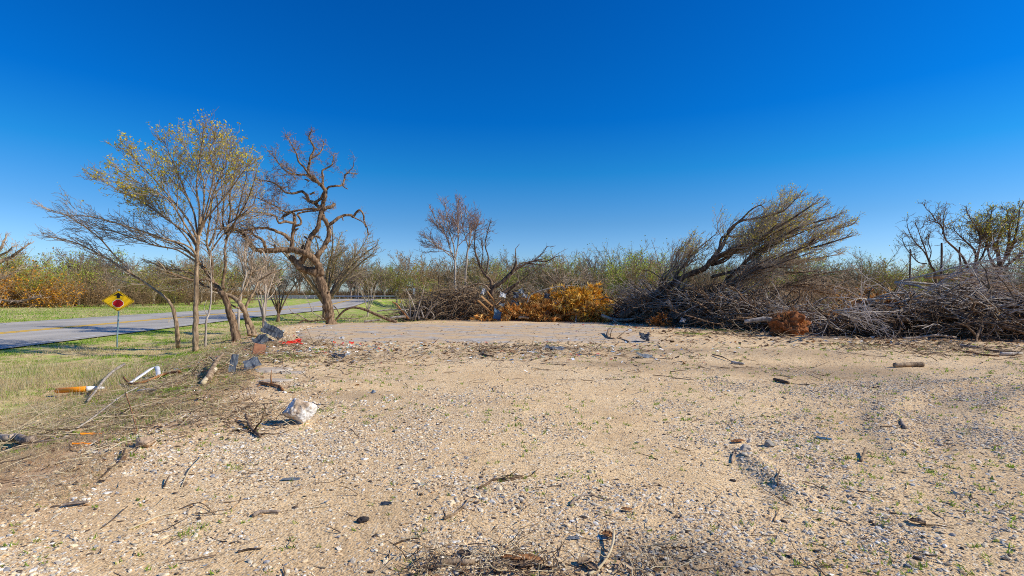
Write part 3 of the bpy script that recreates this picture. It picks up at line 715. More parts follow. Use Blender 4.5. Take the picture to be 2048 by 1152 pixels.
def fan_tree(name, px, d, top, spread, label, mt='bark_brown', mc='twig_brown', seed=1, stems=6, r=.22, leaf=None, lf=.2, fork=1.2, K=None, group=None, base=None, lsize=.05, lean=0.0, cat='tree'):
    """tree that forks low into many ascending limbs; top and spread in metres"""
    rnd = random.Random(seed); T, C = Tubes(), Tubes()
    x = (px - 1024) / F * d; z0 = Z(x, d) if base is None else base
    K = K or kinds(w=[.08, .12, .16, .2], n=[1.4, 1.6, 2.2, 2.4], ang=(16, 46), ratio=(.45, .8), maxlev=3, rmin=.011 * d / 40 + .003, rr=.55, trop=(0, 0, .05), seg=[6, 6, 5, 3], t0=.2)
    T.add([(x, d, z0 - .15), (x + .02, d, z0 + fork * .5), (x + .04 + lean * .3, d, z0 + fork)], [r * 1.25, r, r * .92], 9)
    for i in range(stems):
        a = (i + rnd.uniform(-.25, .25)) / stems * 2 * math.pi; q = spread * rnd.uniform(.45, 1.0)
        tip = (x + math.cos(a) * q + lean, d + math.sin(a) * q, z0 + top * rnd.uniform(.72, .95))
        b = (x + .04 + lean * .3, d, z0 + fork * rnd.uniform(.8, 1.0))
        m1 = tuple(b[k] + (tip[k] - b[k]) * .35 + (0, 0, top * .05)[k] + rnd.gauss(0, .12) for k in range(3))
        m2 = tuple(b[k] + (tip[k] - b[k]) * .7 + (0, 0, top * .06)[k] + rnd.gauss(0, .18) for k in range(3))
        pts = crom([b, m1, m2, tip], 4); n = len(pts)
        rad = [r * .55 * (1 - .82 * j / (n - 1)) for j in range(n)]
        T.add(pts, rad, 6); L = sum(math.dist(pts[j], pts[j + 1]) for j in range(n - 1))
        spawn(C, pts, rad, L, 0, K, rnd, .25, (top * .16, top * .36))
    lv = None
    if leaf: lv = leaf_arrays(pick(C.tips, lf), lsize, leaf, n_each=3, spread=lsize * 1.5)
    return parts_tree(name, (x, d, z0), T, C, mt, mc, label, cat=cat, leaves=lv, group=group)
fan_tree('elm_tree', 650, 46, 8.4, 6.4, 'round fan-shaped tree with ascending limbs behind the crooked oak', seed=3, stems=17, r=.26, leaf=GRN + YEL, lf=.10, mt='bark_tan', fork=1.6, lsize=.06)
fan_tree('sapling_tree', 735, 52, 4.6, 1.8, 'small pale bare sapling standing alone in the grass by the road', mt='bark_pale', mc='twig_grey', seed=9, stems=5, r=.09, fork=.5)
fan_tree('sapling_tree', 556, 44, 5.6, 2.6, 'low bare tree with spreading limbs near the bridge', seed=12, stems=6, r=.14, fork=.7)

def edge_tree():
    d = 31; T, C = Tubes(), Tubes(); rnd = random.Random(61); s = d / F
    K = kinds(w=[.14, .18, .22, .25], n=[1.4, 1.9, 2.5, 3], ang=(20, 55), ratio=(.45, .8), maxlev=3, rmin=.010, rr=.55, trop=(.02, 0, .06), seg=[6, 6, 5, 3])
    def f(**k): return dict(dict(clen=(.9, 2.0), t0=.3, tips=3), **k)
    traced(0, d, [
        ([(-60, 640), (-58, 600), (-55, 570), (-45, 545)], 0, 0, 13, 11, dict(K=False)),
        ([(-50, 560), (-30, 540), (0, 522), (25, 512), (45, 498), (62, 485)], 0, .5, 7, 1.5, f()),
        ([(-48, 550), (-30, 525), (0, 510), (20, 500), (30, 490)], 0, -.6, 5, 1.2, f()),
        ([(-46, 545), (-20, 520), (4, 495), (12, 478), (16, 470)], 0, .8, 5, 1.2, f(clen=(.5, 1.2))),
        ([(-50, 575), (-20, 590), (0, 600), (40, 605), (65, 600), (90, 596)], 0, -1, 4, 1.2, f(clen=(.6, 1.4))),
        ([(-45, 560), (-10, 560), (15, 553), (40, 540)], 0, .4, 4, 1.2, f()),
    ], K, rnd, T, C, s)
    b = at(-60, 630, d)[:2]; b = (*b, Z(*b))
    T.add([(b[0], b[1], b[2] - .2), at(-60, 636, d)], [.4, .4], 8)
    parts_tree('elm_tree', b, T, C, 'bark_tan', 'twig_grey', 'tree leaning into view from the left picture edge beyond the road')
edge_tree()

def middle_trees():
    d = 40; s = d / F / 3.2; rnd = random.Random(71)
    K = kinds(w=[.14, .2, .24, .28], n=[1.6, 1.9, 2.4, 3], ang=(18, 48), ratio=(.45, .8), maxlev=3, rmin=.0105, rr=.55, trop=(0, 0, .05), seg=[6, 6, 5, 3], t0=.15)
    K['n'] = [2.2, 2.6, 3.0, 3]; K['ang'] = (22, 60)
    o = dict(clen=(1.1, 2.6), t0=.2)
    def f(x, z): return dict(o, over=dict(flow=norm((x, 0, z)), flowk=.12))
    T, C = Tubes(), Tubes()
    traced(4, d, [
        ([(357, 800), (355, 740), (352, 640), (352, 560), (348, 500)], 0, 0, 10, 7, dict(K=False)),
        ([(350, 520), (320, 440), (300, 370), (270, 310), (230, 250), (200, 190)], 0, .5, 6, 2.5, f(-.4, 1)),
        ([(350, 500), (345, 420), (320, 340), (300, 270), (290, 180), (285, 130)], 0, -.6, 5.5, 2.2, f(-.1, 1)),
        ([(352, 510), (370, 420), (375, 330), (372, 240), (370, 160), (365, 110)], 0, .4, 6, 2.2, f(0, 1)),
        ([(345, 500), (290, 460), (240, 420), (190, 390), (150, 350)], 0, -1, 4.5, 1.8, f(-1, .5)),
        ([(340, 470), (260, 440), (200, 420), (140, 400)], 0, 1, 4, 1.6, f(-1, .2)),
    ], K, rnd, T, C, s)
    b = at(*pix(4, 357, 780), d)[:2]; b = (*b, Z(*b)); T.add([(b[0], b[1], b[2] - .1), at(*pix(4, 357, 795), d)], [.14, .13], 7)
    parts_tree('oak_tree', b, T, C, 'bark_pale', 'twig_mauve', 'tall bare tree with reddish fine twigs behind the debris heap')
    T, C = Tubes(), Tubes()
    traced(4, d + 1, [
        ([(422, 790), (420, 720), (418, 620), (425, 540), (430, 470), (440, 430)], 0, 0, 9, 6, dict(K=False)),
        ([(440, 440), (420, 370), (400, 300), (390, 230), (385, 160)], 0, .5, 5, 2, f(-.1, 1)),
        ([(440, 430), (450, 340), (440, 260), (420, 180)], 0, -.5, 5, 2, f(0, 1)),
        ([(440, 440), (470, 370), (490, 300), (500, 240)], 0, .7, 4.5, 2, f(.3, 1)),
    ], K, rnd, T, C, s)
    b = at(*pix(4, 422, 780), d + 1)[:2]; b = (*b, Z(*b)); T.add([(b[0], b[1], b[2] - .1), at(*pix(4, 422, 790), d + 1)], [.13, .12], 7)
    parts_tree('oak_tree', b, T, C, 'bark_pale', 'twig_mauve', 'second bare tree close right of the tall one behind the heap')
    T, C = Tubes(), Tubes(); dd = 35.5
    traced(4, dd, [
        ([(575, 760), (580, 710), (585, 660), (575, 625), (545, 600), (520, 560), (500, 515), (485, 470), (475, 440)], 0, 0, 13, 5, dict(t0=.5, clen=(.8, 1.8))),
        ([(548, 605), (562, 540), (566, 480), (550, 430), (545, 380), (560, 320), (572, 270), (580, 250)], 0, .3, 6, 2, dict(t0=.4, clen=(.5, 1.3), dens=1.2)),
        ([(500, 515), (480, 450), (475, 380), (480, 320)], 0, .4, 5, 2, dict(t0=.3, clen=(.8, 1.8))),
        ([(545, 600), (520, 540), (530, 440), (520, 380)], 0, -.4, 4, 2, dict(t0=.3, clen=(.8, 1.8))),
    ], K, rnd, T, C, s)
    b = at(*pix(4, 575, 800), dd)[:2]; b = (*b, Z(*b)); T.add([(b[0], b[1], b[2] - .1), at(*pix(4, 575, 760), dd)], [.17, .15], 7)
    parts_tree('oak_tree', b, T, C, 'bark_dark', 'twig_dark', 'dark sinuous trunk rising out of the heap beside the broken leaning limb')
middle_trees()

def right_trees():
    rnd = random.Random(81)
    K = kinds(w=[.16, .2, .24, .28], n=[2.2, 2.5, 3.0, 3], ang=(20, 55), ratio=(.45, .8), maxlev=3, rmin=.0095, rr=.55, trop=(0, 0, .05), seg=[6, 6, 5, 3], t0=.15)
    d = 31; s = d / F / 3.388
    o = dict(clen=(.9, 2.1), t0=.2)
    T, C = Tubes(), Tubes()
    traced(6, d, [
        ([(1175, 860), (1170, 760), (1170, 660), (1165, 560)], 0, 0, 13, 11, dict(K=False)),
        ([(1165, 580), (1130, 510), (1100, 450), (1055, 395), (1000, 345), (970, 310), (958, 260), (940, 215), (900, 190), (860, 180)], 0, -.5, 10, 2.5, dict(o, t0=.45)),
        ([(965, 300), (975, 240), (970, 180), (985, 130)], -.3, 0, 5, 2, dict(o, clen=(.5, 1.2))),
        ([(920, 210), (890, 160), (850, 120), (840, 100)], -.3, .2, 4, 2, dict(o, clen=(.5, 1.2))),
    ], K, rnd, T, C, s)
    b = at(*pix(6, 1175, 860), d)[:2]; b = (*b, Z(*b)); T.add([(b[0], b[1], b[2] - .1), at(*pix(6, 1175, 858), d)], [.17, .15], 7)
    parts_tree('oak_tree', b, T, C, 'bark_dark', 'twig_dark', 'dark bare tree curving left above the grey brush', leaves=leaf_arrays(pick(C.tips, .1), .04, GRN, n_each=3, spread=.06))
    T, C = Tubes(), Tubes(); d = 32
    traced(6, d, [
        ([(935, 860), (930, 700), (915, 560), (890, 520), (870, 470)], 0, 0, 9, 7, dict(K=False)),
        ([(880, 500), (855, 440), (820, 390), (780, 350), (745, 300), (720, 240), (712, 190)], 0, .4, 6, 2, dict(o, clen=(.7, 1.7))),
        ([(870, 470), (845, 390), (820, 330), (800, 270), (780, 220)], 0, -.5, 5, 2, dict(o, clen=(.7, 1.7))),
        ([(860, 500), (800, 490), (750, 440), (700, 370), (680, 320)], 0, .6, 5, 2, dict(o, clen=(.7, 1.7))),
        ([(875, 480), (890, 410), (870, 340), (880, 280)], 0, .9, 4, 2, dict(o, clen=(.6, 1.5))),
    ], K, rnd, T, C, s)
    b = at(*pix(6, 935, 860), d)[:2]; b = (*b, Z(*b)); T.add([(b[0], b[1], b[2] - .1), at(*pix(6, 935, 858), d)], [.13, .12], 7)
    parts_tree('oak_tree', b, T, C, 'bark_dark', 'twig_dark', 'lighter bare tree left of the tall black snag', leaves=leaf_arrays(pick(C.tips, .14), .04, GRN, n_each=3, spread=.06))
    T, C = Tubes(), Tubes(); d = 33
    K2 = dict(K); K2.update(w=[.12, .16, .2, .22], trop=(0, 0, .04), n=[2.6, 2.8, 3.2, 3])
    traced(6, d, [
        ([(1345, 860), (1345, 700), (1345, 600), (1350, 540), (1358, 480)], 0, 0, 26, 20, dict(K=False)),
        ([(1355, 500), (1340, 420), (1335, 350), (1360, 280), (1390, 200), (1410, 120)], 0, .5, 14, 3, dict(o, clen=(1.0, 2.2), dens=1.3)),
        ([(1350, 520), (1400, 450), (1440, 380), (1470, 280), (1490, 180), (1500, 100)], 0, -.6, 14, 3, dict(o, clen=(1.0, 2.2), dens=1.3)),
        ([(1345, 540), (1420, 500), (1490, 440), (1560, 380), (1620, 280)], 0, .6, 13, 3, dict(o, clen=(1.0, 2.2), dens=1.2)),
        ([(1335, 540), (1290, 470), (1270, 400), (1250, 300), (1220, 230), (1170, 180)], 0, -.3, 11, 3, dict(o, clen=(1.0, 2.0), dens=1.3)),
        ([(1335, 420), (1300, 330), (1280, 240), (1290, 160), (1300, 110)], .1, .8, 9, 3, dict(o, clen=(.9, 2.0), dens=1.3)),
        ([(1390, 450), (1420, 330), (1420, 230), (1450, 130)], -.2, -1, 9, 3, dict(o, clen=(.9, 2.0), dens=1.3)),
    ], K2, rnd, T, C, s)
    b = at(*pix(6, 1345, 860), d)[:2]; b = (*b, Z(*b)); T.add([(b[0], b[1], b[2] - .1), at(*pix(6, 1345, 858), d)], [.3, .26], 7)
    parts_tree('oak_tree', b, T, C, 'bark_dark', 'twig_dark', 'big dark broad-crowned tree at the right picture edge with olive buds', leaves=leaf_arrays(pick(C.tips, .5), .05, GRN + YEL, n_each=4, spread=.05))
    T, C = Tubes(), Tubes(); d = 32
    traced(6, d, [
        ([(1205, 860), (1200, 700), (1190, 560), (1185, 500)], 0, 0, 16, 13, dict(K=False)),
        ([(1188, 520), (1190, 430), (1165, 380), (1110, 330), (1070, 290), (1040, 260)], 0, .3, 10, 2.5, dict(o, dens=1.1)),
        ([(1185, 510), (1210, 420), (1225, 330), (1205, 250), (1160, 180), (1130, 130)], 0, -.4, 10, 2.5, dict(o, dens=1.2)),
        ([(1190, 520), (1240, 440), (1270, 350), (1260, 260), (1280, 180)], 0, .6, 9, 2.5, dict(o, dens=1.2)),
    ], K2, rnd, T, C, s)
    b = at(*pix(6, 1205, 860), d)[:2]; b = (*b, Z(*b)); T.add([(b[0], b[1], b[2] - .1), at(*pix(6, 1205, 858), d)], [.2, .18], 7)
    parts_tree('oak_tree', b, T, C, 'bark_dark', 'twig_dark', 'dark forked tree between the curving tree and the broad-crowned one', leaves=leaf_arrays(pick(C.tips, .25), .05, GRN + YEL, n_each=4, spread=.05))
    # snags: limbless black posts
    for (pts, dd, r, lab) in (([(957, 860), (958, 700), (958, 560), (960, 450), (960, 358)], 29, .062, 'tall black limbless snag standing straight in the brush'),
                              ([(742, 800), (744, 620), (746, 500), (748, 400)], 31, .05, 'thinner dark snag left of the tall black one'),
                              ([(1098, 800), (1092, 620), (1088, 500), (1080, 432), (1082, 385)], 30, .055, 'short dark broken snag right of the tall black one')):
        T = Tubes(); W = [at(*pix(6, *p), dd) for p in pts]; b = (W[0][0], dd, Z(W[0][0], dd) - .05)
        W = [b] + [w for w in W if w[2] > b[2] + .3]
        T.add(crom(W, 3), [r * (1.25 - .5 * i / (len(W) * 3 - 3)) * R.uniform(.92, 1.08) for i in range(len(W) * 3 - 2)], 8)
        o = tag(link('tree_snag', T.mesh('tree_snag', M['bark_dark'], b), loc=b), lab, 'dead tree')
right_trees()
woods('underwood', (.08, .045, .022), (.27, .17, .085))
woods('thick_brown', (.13, .08, .042), (.42, .285, .155))
woods('thick_grey', (.17, .12, .08), (.46, .35, .235))
woods('thick_olive', (.15, .11, .04), (.42, .32, .12))
# ------------------------------------------------------------------ woods behind
def proto_tree(seed, h, sp, forks, leafc=None, lf=.3, ls=.12, shrub=False, tw='thick_brown', dn=1.0, bk='bark_grey'):
    rnd = random.Random(seed); T = Tubes(); C = Tubes()
    K = kinds(w=[.16, .25, .3, .3], n=[1.0 * dn, 1.0 * dn, 1.3, 2], ang=(30, 75) if shrub else (20, 55), ratio=(.45, .8), maxlev=2, rmin=.018 if not shrub else .011, rr=.6, trop=(0, 0, .015 if shrub else .05), seg=[5, 4, 3, 3], sides=[5, 4, 3, 3], t0=.15, cap=12, lmin=.4)
    b0 = 0 if shrub else h * rnd.uniform(.12, .25)
    if not shrub: T.add([(0, 0, -.4), (0.03, 0, b0 * .5), (0, .05, b0 + .1)], [h * .02, h * .017, h * .016], 6)
    for i in range(forks):
        a = (i + rnd.uniform(-.3, .3)) / forks * 2 * math.pi; q = sp * rnd.uniform(.35, 1.1)
        b = (rnd.gauss(0, .25) if shrub else 0, rnd.gauss(0, .25) if shrub else 0, b0 - (.2 if shrub else 0))
        tip = (math.cos(a) * q, math.sin(a) * q, h * (rnd.uniform(.45, .95) if shrub else rnd.uniform(.72, .97)))
        m1 = tuple(b[k] + (tip[k] - b[k]) * .4 + (0, 0, h * .06)[k] + rnd.gauss(0, .12) for k in range(3))
        pts = crom([b, m1, tip], 4); n = len(pts)
        rad = [(h * .010 if not shrub else .025) * (1 - .8 * j / (n - 1)) for j in range(n)]
        T.add(pts, rad, 5); L = sum(math.dist(pts[j], pts[j + 1]) for j in range(n - 1))
        spawn(C, pts, rad, L, 0, K, rnd, .15, (h * .2, h * .42))
    V1, F1 = T.arrays(); V2, F2 = C.arrays(); F2 = [f + len(V1) for f in F2]
    V = np.concatenate([V1, V2]); n1 = sum(len(f) for f in F1); n2 = sum(len(f) for f in F2)
    faces = F1 + F2; mi = np.concatenate([np.zeros(n1, int), np.ones(n2, int)]); mats = [M[bk] if not shrub else M[tw], M[tw]]
    colr = np.ones((len(V), 3)) * .2
    if leafc:
        lv, lfc, lc = leaf_arrays(pick(C.tips, lf), ls, leafc, n_each=3, spread=.2)
        faces = faces + [lfc + len(V)]; V = np.concatenate([V, lv]); colr = np.concatenate([colr, lc]); mi = np.concatenate([mi, np.full(len(lfc), 2)]); mats.append(M['leaf'])
    return mesh_np('woodland_tree' if not shrub else 'thicket_shrub', V, faces, mats, col=colr, midx=mi)
BROWN_L = [(.46, .27, .11), (.38, .22, .09), (.54, .33, .14)]
PROT = [proto_tree(1, 8.2, 3.4, 7, dn=1.5), proto_tree(2, 7.6, 3.2, 6, tw='thick_grey', dn=1.5), proto_tree(3, 8.4, 3.6, 8, tw='thick_olive', leafc=GRN, lf=.12, dn=1.5),
        proto_tree(4, 7.0, 3.4, 7, tw='thick_olive', leafc=[(.50, .58, .07), (.60, .66, .10), (.42, .50, .06)], lf=.85, dn=1.4), proto_tree(5, 7.8, 3.4, 7, leafc=BROWN_L, lf=.35, dn=1.4), proto_tree(6, 8.0, 3.2, 8, tw='twig_dark', dn=1.6)]
PTXT = ['bare grey-brown tree in the far treeline', 'pale grey bare tree in the far treeline', 'bare tree with an olive haze of buds in the far treeline',
        'tree with fresh yellow-green leaves in the far treeline', 'bare tree with russet dead leaves in the far treeline', 'dark bare tree in the far treeline']
PGRP = ['bare brown treeline trees', 'pale treeline trees', 'olive treeline trees', 'yellow-green treeline trees', 'russet treeline trees', 'dark treeline trees']
def woodland():
    rnd = random.Random(91)
    def put(k, x, y, sc, z=None):
        o = bpy.data.objects.new('woodland_tree', PROT[k]); COL.objects.link(o)
        o.location = (x, y, Z(x, y) - .1 if z is None else z); o.rotation_euler = (0, 0, rnd.uniform(0, 6.28)); o.scale = (sc * rnd.uniform(.9, 1.15), sc * rnd.uniform(.9, 1.15), sc * rnd.uniform(.9, 1.08))
        tag(o, PTXT[k], 'tree', PGRP[k])
    # three ragged rows; the wood lies nearer on the far side of the road at the left
    for row in range(3):
        px = -260
        while px < 2330:
            px += rnd.uniform(20, 46)
            D = np.interp(px, [-260, 0, 250, 420, 560, 800, 1000, 1300, 1700, 2300], [62, 66, 78, 96, 132, 128, 110, 96, 80, 66]) + row * 11 + rnd.uniform(-4, 4)
            x = (px - 1024) / F * D
            top = np.interp(px, [-260, 100, 330, 560, 700, 800, 960, 1100, 1400, 1750, 2050, 2300], [520, 514, 520, 522, 522, 523, 512, 512, 522, 528, 522, 500]) + rnd.gauss(-3, 15)
            h = CH + (HZ - top) / F * D - 0.0
            if abs(px - 600) < 55 and row == 0: continue
            r = rnd.random()
            k = 0 if r < .2 else 1 if r < .28 else 2 if r < .56 else 4 if r < .70 else 5 if r < .86 else 3
            put(k, x, D, h / 8.0)
    # bright yellow-green clump over the orange heap
    for px, D, top in ((1245, 74, 512), (1275, 78, 505), (1300, 74, 514), (1322, 80, 520)):
        put(3, (px - 1024) / F * D, D, (CH + (HZ - top) / F * D) / 7.2)
    for px, D, top in ((105, 64, 520), (70, 60, 528), (860, 84, 540)):
        put(3, (px - 1024) / F * D, D, (CH + (HZ - top) / F * D) / 7.6)
woodland()
def wood_edge():
    # taller trees one can tell apart, standing before the wood
    rnd = random.Random(93); j = 0
    for px in list(range(690, 830, 38)) + list(range(835, 1830, 40)):
        px += rnd.uniform(-14, 14); D = float(np.interp(px, [690, 900, 1200, 1800], [122, 88, 74, 56])) + rnd.uniform(-4, 4)
        x = (px - 1024) / F * D; z = Z(x, D); top = float(np.interp(px, [690, 1000, 1100, 1300, 1500, 1800], [524, 512, 510, 522, 530, 528])) + rnd.uniform(-18, 16)
        h = CH + (HZ - top) / F * D - z
        k = rnd.choice([0, 0, 5, 2, 4, 5, 6, 7, 6]); o = bpy.data.objects.new('woodland_tree', PROT[k]); COL.objects.link(o)
        sc = h / 7.9; o.location = (x, D, z - .1); o.rotation_euler = (0, 0, rnd.uniform(0, 6.28)); o.scale = (sc * 1.1, sc * 1.1, sc)
        tag(o, PTXT[k], 'tree', PGRP[k])
PROT += [proto_tree(21, 8.0, 4.0, 6, tw='twig_dark', dn=1.5, bk='bark_dark'), proto_tree(22, 7.6, 3.8, 7, tw='twig_mauve', dn=1.6, bk='bark_brown')]
PTXT += ['dark wide-forked bare tree at the wood edge', 'bare tree with mauve-brown twigs at the wood edge']
PGRP += ['dark wide-forked wood edge trees', 'mauve-brown wood edge trees']
wood_edge()
SHR = [proto_tree(11, 3.4, 1.8, 12, shrub=True, dn=1.7), proto_tree(12, 3.1, 2.1, 13, shrub=True, tw='thick_grey', dn=1.7), proto_tree(13, 3.6, 1.9, 12, shrub=True, tw='thick_olive', leafc=GRN, lf=.16, ls=.07, dn=1.6),
       proto_tree(14, 3.3, 2.0, 12, shrub=True, leafc=BROWN_L, lf=.5, ls=.07, dn=1.6), proto_tree(15, 3.2, 1.9, 12, shrub=True, leafc=ORG + ORG[:2] + BROWN_L[:1], lf=.75, ls=.10, dn=1.6), proto_tree(16, 3.3, 2.1, 13, shrub=True, tw='twig_dark', dn=1.9)]
STXT = ['bare brown shrub of the thicket behind the debris', 'pale grey bare shrub of the thicket behind the debris', 'olive budding shrub of the thicket behind the debris', 'russet-leaved shrub of the thicket behind the debris',
        'orange-brown shrub at the wood edge across the road', 'dark bare shrub of the thicket behind the debris']
SGRP = ['bare brown thicket shrubs', 'grey thicket shrubs', 'olive thicket shrubs', 'russet thicket shrubs', 'orange shrubs across the road', 'dark bare thicket shrubs']
def thicket():
    rnd = random.Random(95)
    def put(k, px, D, top):
        x = (px - 1024) / F * D; z = Z(x, D); h = CH + (HZ - top) / F * D - z
        o = bpy.data.objects.new('thicket_shrub', SHR[k]); COL.objects.link(o)
        o.location = (x, D, z - .05); o.rotation_euler = (0, 0, rnd.uniform(0, 6.28)); sc = h / 3.3
        o.scale = (max(sc, .8) * rnd.uniform(.95, 1.3), max(sc, .8) * rnd.uniform(.95, 1.3), sc)
        tag(o, STXT[k], 'shrub', SGRP[k])
    for D0, st, t0 in ((62, 32, 562), (50, 38, 568), (42, 46, 574)):
        px = 815 if D0 < 60 else 780
        while px < 2150:
            px += rnd.uniform(.7, 1.3) * st
            D = D0 + rnd.uniform(-3, 3)
            D = D if px < 1500 else D - (px - 1500) / 550 * 9
            top = t0 + rnd.gauss(0, 8) - (10 if 820 < px < 1000 else 0)
            put(rnd.choice([0, 0, 0, 1, 2, 3, 5, 5]), px, D, top + rnd.gauss(0, 7))
    for px in range(1690, 2200, 40):
        put(rnd.choice([0, 0, 3, 5]), px + rnd.uniform(-10, 10), 27 + rnd.uniform(-1.5, 2.5), 572 + rnd.gauss(0, 10))
    # wood edge across the road
    px = -120
    while px < 600:
        px += rnd.uniform(18, 34)
        D = np.interp(px, [-120, 250, 420, 600], [54, 66, 84, 108]) + rnd.uniform(-2, 4)
        if 505 < px < 625: D = 131
        k = 4 if px < 160 and rnd.random() < .75 else rnd.choice([0, 0, 3, 2, 3])
        put(k, px, D, np.interp(px, [-120, 30, 120, 250, 600], [515, 525, 545, 552, 566]) + rnd.gauss(0, 7))
    for px in range(640, 830, 24):
        put(rnd.choice([0, 0, 3, 1]), px + rnd.uniform(-8, 8), 128 + rnd.uniform(-2, 3), 566 + rnd.gauss(0, 6))
thicket()
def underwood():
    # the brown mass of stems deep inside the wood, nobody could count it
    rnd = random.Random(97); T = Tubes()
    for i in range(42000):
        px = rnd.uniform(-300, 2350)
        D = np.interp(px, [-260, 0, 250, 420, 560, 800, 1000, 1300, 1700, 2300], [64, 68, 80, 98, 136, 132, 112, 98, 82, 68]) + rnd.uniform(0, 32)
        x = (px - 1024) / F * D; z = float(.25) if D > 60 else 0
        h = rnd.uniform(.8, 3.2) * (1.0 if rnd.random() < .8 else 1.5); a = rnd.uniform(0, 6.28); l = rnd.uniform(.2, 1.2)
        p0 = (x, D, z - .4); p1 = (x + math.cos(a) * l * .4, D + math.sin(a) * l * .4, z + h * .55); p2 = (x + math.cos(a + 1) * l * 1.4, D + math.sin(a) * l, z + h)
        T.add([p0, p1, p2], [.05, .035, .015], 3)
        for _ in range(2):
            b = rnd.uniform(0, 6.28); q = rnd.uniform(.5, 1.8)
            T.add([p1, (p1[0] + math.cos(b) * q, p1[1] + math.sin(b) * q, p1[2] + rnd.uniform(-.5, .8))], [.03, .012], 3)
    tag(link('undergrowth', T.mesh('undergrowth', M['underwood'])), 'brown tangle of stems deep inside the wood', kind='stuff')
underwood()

# ------------------------------------------------------------------ bridge, guard rail, far signs
def add_box(V, Fq, c, s, rz=0.0, tilt=None):
    b = len(V); cs, sn = math.cos(rz), math.sin(rz)
    for dx, dy, dz in ((-1, -1, -1), (1, -1, -1), (1, 1, -1), (-1, 1, -1), (-1, -1, 1), (1, -1, 1), (1, 1, 1), (-1, 1, 1)):
        x, y, z = dx * s[0] / 2, dy * s[1] / 2, dz * s[2] / 2
        p = Vector((x, y, z))
        if tilt is not None: p = tilt @ p
        V.append((c[0] + p.x * cs - p.y * sn, c[1] + p.x * sn + p.y * cs, c[2] + p.z))
    Fq += [(b, b + 3, b + 2, b + 1), (b + 4, b + 5, b + 6, b + 7), (b, b + 1, b + 5, b + 4), (b + 1, b + 2, b + 6, b + 5), (b + 2, b + 3, b + 7, b + 6), (b + 3, b, b + 4, b + 7)]
def boxes(name, L, mat, parent=None, off=(0, 0, 0), bevel=0):
    V, Fq = [], []
    for c, s, *r in L: add_box(V, Fq, c, s, r[0] if r else 0)
    me = mesh_np(name, np.array(V, float) - np.array(off), [np.array(Fq)], mat)
    o = link(name, me, parent)
    if bevel:
        m = o.modifiers.new('bevel', 'BEVEL'); m.width = bevel; m.segments = 2
    return o
M['concrete_rail'] = m_noise('concrete_rail', [(.3, (.30, .29, .27)), (.7, (.52, .50, .47))], 2, .2)
M['galv'] = m_noise('galv', [(.3, (.30, .31, .32)), (.7, (.55, .56, .57))], 5, .1, rough=.5, metal=.3)
M['post_wood'] = m_noise('post_wood', [(.3, (.3, .26, .22)), (.7, (.55, .5, .44))], 4, .2)
M['sign_yellow'] = m_noise('sign_yellow', [(.3, (.78, .47, .008)), (.7, (.88, .56, .012))], 2.5, 0, rough=.45)
M['black_paint'] = m_noise('black_paint', [(.3, (.012, .012, .012)), (.7, (.03, .03, .03))], 4, 0, rough=.5)
M['white_paint'] = m_noise('white_paint', [(.3, (.66, .67, .68)), (.7, (.80, .80, .79))], 5, 0, rough=.5)
M['sign_red'] = m_noise('sign_red', [(.3, (.32, .004, .008)), (.7, (.48, .008, .012))], 6, 0, rough=.45)
def bridge():
    o = empty('road_bridge', (-53, YC, .9), 'low concrete road bridge with slotted parapet over the creek', 'bridge')
    y0 = YC - 4.6
    boxes('deck', [((-53, YC, .70), (17, 9.4, .50))], M['concrete_rail'], o, (-53, YC, .9))
    rails = []
    x = -61
    while x < -45: rails.append(((x, y0, 1.26), (.28, .3, .60))); x += 1.55
    boxes('parapet', [((-53, y0, 1.66), (17, .34, .26)), ((-53, y0 + 9.2, 1.45), (17, .3, .7))] + rails, M['concrete_rail'], o, (-53, YC, .9))
    boxes('pier', [((-57, YC, -.8), (.5, 8, 2.6)), ((-49, YC, -.8), (.5, 8, 2.6))], M['concrete_rail'], o, (-53, YC, .9))
bridge()
def guardrail():
    o = empty('guard_rail', (-36, 112, .95), 'grey metal guard rail on short posts along the far cross road', 'guard rail')
    pts = []
    for i in range(60):
        x = -43.5 + i * 18.5 / 59; pts.append((x, YC - 4.55 - .004 * max(x + 45, 0) ** 2))
    V = []
    prof = [(0, .42), (-.05, .50), (0, .58), (-.05, .66), (0, .74)]
    for x, y in pts:
        for a, z in prof: V.append((x + 36, y + a - 112, z))
    idx = np.arange(60 * 5).reshape(60, 5)
    Fq = np.stack([idx[:-1, :-1], idx[1:, :-1], idx[1:, 1:], idx[:-1, 1:]], -1).reshape(-1, 4)
    link('rail', mesh_np('rail', V, [Fq], M['galv']), o)
    pm = None
    for i in range(0, 60, 6):
        x, y = pts[i]
        if pm is None: q = boxes('post', [((0, 0, .3), (.16, .16, .95))], M['post_wood'], o); pm = q.data
        else: q = link('post', pm, o)
        q.location = (x + 36, y + .14 - 112, 0)
    x, y = pts[-1]
    q = boxes('end_marker', [((0, 0, .55), (.5, .03, .62)), ((0, .03, .15), (.06, .05, .8))], M['sign_yellow'], o); q.location = (x + 36.1, y - 112, 0)
guardrail()
